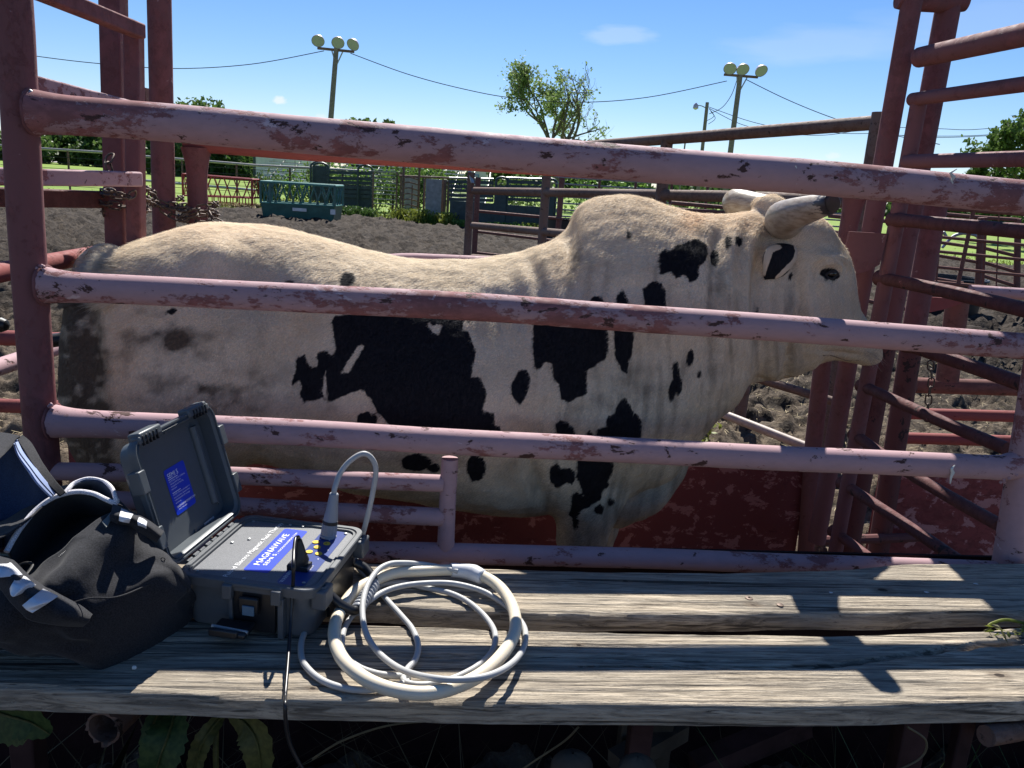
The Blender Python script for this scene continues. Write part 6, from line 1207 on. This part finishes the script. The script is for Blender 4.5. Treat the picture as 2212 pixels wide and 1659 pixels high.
# triangles for sampling
me2.calc_loop_triangles(); nt = len(me2.loop_triangles); tri = np.zeros(nt*3, np.int32); me2.loop_triangles.foreach_get('vertices', tri); tri = tri.reshape(-1, 3)
bvh = BVHTree.FromPolygons([tuple(x) for x in co2.tolist()], tri.tolist())
def hit(U, V):
    d = nrm(ray(U, V)); r_ = bvh.ray_cast(Vector(CP.tolist()), Vector(d.tolist())); return (np.array(r_[0]), np.array(r_[1])) if r_[0] else (bp(U, V), -Kn)
no2 = np.zeros(nV*3, np.float32); me2.vertices.foreach_get('normal', no2); no2 = no2.reshape(-1, 3).astype(float)
def fur(n, lmin, lmax, name, sel, seed, rad=.0011, lift=.35):
    rg = np.random.default_rng(seed); A, B, C = co2[tri[:, 0]], co2[tri[:, 1]], co2[tri[:, 2]]; ar = np.linalg.norm(np.cross(B-A, C-A), axis=1)
    cen = (A+B+C)/3; nn = no2[tri[:, 0]]; puv = proj(cen); ar = ar*sel(cen, nn, puv); p = ar/ar.sum(); k = rg.choice(nt, n, p=p)
    r1 = np.sqrt(rg.random(n)); r2 = rg.random(n); w = np.stack([1-r1, r1*(1-r2), r1*r2], -1)[:, :, None]
    ti = tri[k]; P = (co2[ti]*w).sum(1); N_ = (no2[ti]*w).sum(1); N_ /= np.linalg.norm(N_, axis=1, keepdims=True)
    s, st, wa = [(x[ti]*w[:, :, 0]).sum(1) for x in (a_s, a_t, a_w)]
    # hair lies back and down
    U = proj(P)[:, 0]; g_ = np.stack([-.75+0*U, 0*U, -.65+0*U], -1); g_ = g_+rg.normal(size=(n, 3))*.16; g_ -= N_*(g_*N_).sum(1, keepdims=True); g_ /= np.maximum(np.linalg.norm(g_, axis=1, keepdims=True), 1e-6)
    L_ = rg.uniform(lmin, lmax, n)[:, None]; d = nrm_rows(g_+N_*lift*rg.uniform(.5, 1.5, n)[:, None]); T = P+d*L_; sdv = np.cross(d, N_); sdv /= np.maximum(np.linalg.norm(sdv, axis=1, keepdims=True), 1e-6)
    V = np.stack([P-sdv*rad, P+sdv*rad, T], 1).reshape(-1, 3)
    o = fast_mesh(name, V, np.arange(n*3).reshape(n, 3), HF, BU, nv=3, smooth=True); m_ = o.data; o['kind'] = 'stuff'
    for nm, v in (('spot', s), ('stain_shade', st), ('warm', wa)): at_ = m_.attributes.new(nm, 'FLOAT', 'POINT'); at_.data.foreach_set('value', np.repeat(v, 3).astype(np.float32))
    NN = nrm_rows(N_+rg.normal(size=(n, 3))*.10); m_.normals_split_custom_set_from_vertices(np.repeat(NN, 3, 0).tolist())
def nrm_rows(a): return a/np.maximum(np.linalg.norm(a, axis=1, keepdims=True), 1e-9)
def vis(c, n_, uv_): v = nrm_rows(CP-c); return ((n_*v).sum(1) > -.25)*(uv_[:, 0] > -40)*(c[:, 2] > .4)
fur(190000, .006, .012, 'coat_hair', lambda c, n_, u_: vis(c, n_, u_), 1, .0008, .13)
fur(50000, .010, .021, 'crest_hair', lambda c, n_, u_: vis(c, n_, u_)*(.02+np.clip((n_[:, 2]-.25)*1.6, 0, 1)*(u_[:, 1] < 620)), 2, .0007, .22)
fur(5000, .02, .05, 'rump_hair', lambda c, n_, u_: vis(c, n_, u_)*(u_[:, 0] < 260)*(u_[:, 1] < 660), 3, .0009, .7)
# horns
S_horn = M('horn', .38, .4); _n = S_horn.noise(6, 5, .6, (1, 1, 1)); _n2 = S_horn.noise(30, 5, .6, (1, 1, 4)); _a = S_horn.attr('tip')
_c = S_horn.mix(S_horn.ramp(_n, .3, .7), (.27, .225, .17), (.44, .38, .30)); _c = S_horn.mix(S_horn.ramp(_n2, .42, .62, 0, .75), _c, (.20, .145, .095))
_f = S_horn.ramp(S_horn.math('ADD', _a, S_horn.math('MULTIPLY', S_horn.math('SUBTRACT', _n2, .5), .9)), .26, .34); S_horn.col(S_horn.mix(_f, _c, (.035, .032, .035))); S_horn.bump(_n2, .002, .5); S_horn = S_horn.m
def horn(pts, rr, tip0):
    P = catmull(pts, 8); r_ = np.interp(np.linspace(0, 1, len(P)), np.linspace(0, 1, len(rr)), rr); b = MB(); b.tube(P, r_, 28, cap=True); o = b.build('horn', S_horn, BU, sharp=60)
    t_ = np.repeat(np.clip((np.linspace(0, 1, len(P))-tip0)/(1-tip0), 0, 1), 28); at_ = o.data.attributes.new('tip', 'FLOAT', 'POINT'); at_.data.foreach_set('value', t_.astype(np.float32)); return o
h0 = hit(1712, 480)[0]; print('H0', h0, 'tip', at(1796, 440, h0[1]-.153))
horn([at(1722, 478, h0[1]+.10), at(1700, 480, h0[1]+.02), at(1692, 472, h0[1]-.09), at(1715, 462, h0[1]-.20), at(1755, 450, h0[1]-.29), at(1788, 442, h0[1]-.36), at(1796, 440, h0[1]-.373), at(1799, 440, h0[1]-.38)], [.052, .058, .056, .050, .044, .037, .030, .028, .025, .019], .55)
P_ = at(1792, 440, h0[1]-.155)
horn([at(1660, 452, 2.75), at(1625, 446, 2.81), at(1596, 440, 2.87), at(1590, 436, 2.95), at(1604, 432, 3.05), at(1618, 428, 3.11)], [.045, .048, .050, .046, .040, .034], .6)
# ear
ea = hit(1712, 548)[0]; eb = MB()
rows = []
for (U, V, dy, w, th_, fl) in ((1716, 540, .02, .018, .014, 0), (1706, 545, -.015, .034, .012, .1), (1692, 554, -.045, .047, .010, .3), (1680, 564, -.065, .050, .008, .45), (1668, 577, -.075, .040, .007, .5), (1660, 589, -.075, .022, .006, .4), (1653, 602, -.07, .003, .003, .2)):
    rows.append((at(U, V, ea[1]+dy), w, th_, fl))
ax_ = nrm(rows[-1][0]-rows[0][0]); sdv = nrm(np.cross(ax_, [0, 1, 0])); nn_ = np.cross(sdv, ax_); G = []
for c, w, th_, fl in [rows[0]]+rows[1:]:
    G.append([c+sdv*w*math.cos(a)+nn_*(th_*math.sin(a)+fl*.02*(math.cos(a)**2)) for a in np.arange(20)*2*PI/20])
G = catmull(np.array(G).reshape(len(G), -1), 4).reshape(-1, 20, 3); eb.grid(G, True); eb.add(G[-1], [tuple(range(20))]); eb.add(G[0], [tuple(range(19, -1, -1))])
eo = eb.build('ear', HM, BU, sharp=0); ev = np.zeros(len(eo.data.vertices)*3, np.float32); eo.data.vertices.foreach_get('co', ev); ev = ev.reshape(-1, 3)+np.array(c0); pu = proj(ev)
Zq = lambda pts: [((1700+.6405*x)/1.1302, (415+.6405*y)/1.1302) for x, y in pts]
sE = np.maximum(sdf(A_([(1405, 505), (1500, 478), (1516, 520), (1500, 562), (1440, 604), (1385, 655), (1345, 655), (1350, 630), (1372, 590), (1392, 540)]), pu[:, 0], pu[:, 1]), sdf(A_([(1365, 470), (1400, 440), (1450, 455), (1480, 470), (1440, 485), (1425, 470), (1390, 466)]), pu[:, 0], pu[:, 1]))/30.
sE = -np.maximum(sdf(Zq([(250, 400), (258, 330), (272, 290), (300, 283), (332, 290), (318, 302), (292, 312), (282, 340), (270, 375), (262, 404)]), pu[:, 0], pu[:, 1]), sdf(Zq([(370, 284), (396, 290), (392, 350), (350, 382), (300, 425), (300, 410), (340, 368), (368, 342), (378, 310)]), pu[:, 0], pu[:, 1]))/30.
for nm, v in (('spot', sE), ('stain_shade', 0*sE), ('warm', 0*sE+.2)): at_ = eo.data.attributes.new(nm, 'FLOAT', 'POINT'); at_.data.foreach_set('value', v.astype(np.float32))
b = MB(); q_ = at(1640, 520, 2.72); b.tube(catmull([at(1690, 520, 2.75), at(1655, 545, 2.86), at(1635, 575, 2.90)], 5), [.02, .035, .045, .05, .045, .04, .035, .03, .02, .01, .005], 12, flat=.3); o = b.build('ear', HM, BU)
# eye
ep, en = hit(1796, 592); S_eye = M('bull_eye', .08, .6).col((.008, .006, .005)).m
b = MB(); G = []; r_ = .017; c = ep-en*.006
for th_ in np.linspace(.05, PI-.05, 12): G.append([c+r_*np.array([1.15*math.sin(th_)*math.cos(p), .9*math.sin(th_)*math.sin(p), .75*math.cos(th_)]) for p in np.linspace(0, 2*PI, 18, endpoint=False)])
b.grid(np.array(G), True); b.build('eye', S_eye, BU, sharp=0)
X_ = nrm(np.cross([0, 0, 1], en)); b = MB(); b.tube(catmull([c+X_*(x*.021)+np.array([0, 0, .013*(1-x*x)-.001+.003*x])+en*(.013-.006*abs(x)) for x in (-1, -.5, 0, .5, 1)], 4), .0045, 8); o = b.build('eyelid', simple('dark_eyelid', (.02, .018, .02)), BU)
b = MB(); b.tube(catmull([c+X_*(x*.019)+np.array([0, 0, -.011*(1-x*x)-.001+.003*x])+en*(.012-.006*abs(x)) for x in (-1, -.5, 0, .5, 1)], 4), .0038, 8); b.build('eyelid', simple('dark_lower_lid', (.02, .018, .02)), BU)
# nostril, mouth line, whiskers
npos, nn_ = hit(1884, 716); b = MB(); X_ = nrm(np.cross(nn_, [0, 0, 1])); a = np.linspace(0, 2*PI, 14, endpoint=False); b.tube([npos+nn_*.001+X_*math.cos(x)*.012+np.array([0, 0, math.sin(x)*.008]) for x in a], .003, 6, closed=True); b.build('nostril', simple('grey_nostril', (.10, .08, .075)), BU)
mp = [hit(U, V)[0]+hit(U, V)[1]*.0005 for U, V in ((1778, 768), (1795, 768), (1812, 773), (1832, 779), (1855, 778))]
b = MB(); b.tube(catmull(mp, 5), .0016, 6); b.build('mouth_line', simple('mouth_crease', (.16, .11, .08)), BU)
rg = np.random.default_rng(3); wb = MB()
for k in range(26):
    p, n_ = hit(rg.uniform(1862, 1888), rg.uniform(756, 776)); d = nrm(n_+np.array([rg.uniform(0, 1.2), rg.normal(0, .3), rg.uniform(-.6, .2)])); wb.tube([p, p+d*.03, p+d*.055+[0, 0, -.008]], [.0004, .0003, .0001], 3)
o = wb.build('whiskers', simple('whisker', (.3, .27, .24)), BU); o['kind'] = 'stuff'
# tail and hooves
tb = MB(); tp = [bp(262, 548), bp(222, 550), bp(188, 572), bp(168, 620, 2.38), bp(158, 700, 2.30), bp(156, 800, 2.26), bp(166, 900, 2.26), bp(182, 1000, 2.28), bp(196, 1100, 2.3)]
tb.tube(catmull(tp, 6), np.interp(np.linspace(0, 1, 49), [0, .12, .25, .4, .8, 1], [.02, .034, .033, .024, .018, .03]), 16); to = tb.build('tail', HM, BU)
k = len(to.data.vertices); tz = np.zeros(k*3, np.float32); to.data.vertices.foreach_get('co', tz); tz = tz.reshape(-1, 3)[:, 2]
for nm, v in (('spot', np.full(k, -1.)), ('stain_shade', np.clip((1.20-tz)*3, .0, .95)), ('warm', np.full(k, .6))): at_ = to.data.attributes.new(nm, 'FLOAT', 'POINT'); at_.data.foreach_set('value', v.astype(np.float32))
th = MB(); rg = np.random.default_rng(8); TP = catmull(tp, 6)
for i in range(900):
    j = rg.integers(3, 26); p = TP[j]+rg.normal(size=3)*.015; d = nrm([-.55+rg.normal()*.3, rg.normal()*.5-.25, -.75+rg.normal()*.35]); s = nrm(np.cross(d, [0, 1, .2]))*.0011; l = rg.uniform(.015, .04); th.add([p-s, p+s, p+d*l], [(0, 1, 2)])
o = th.build('tail_hair', simple('tail_hair_tan', (.30, .22, .12), .8, .1, 0, .5, 60), BU, smooth=False); o['kind'] = 'stuff'
for x, y in ((fx[0]+.03, 2.385+.1*fx[0]), (fx[0]+.13, 2.745+.1*fx[0]), (hx0[0]-.03, 2.39+.1*hx0[0]), (hx0[0]+.02, 2.75+.1*hx0[0])):
    for s in (-1, 1):
        b = MB(); b.tube([(x-.02, y+s*.026, .065), (x+.0, y+s*.03, .03), (x+.012, y+s*.032, .0)], [.036, .040, .044], 14); b.build('hoof', simple('dark_hoof', (.03, .026, .024)), BU)
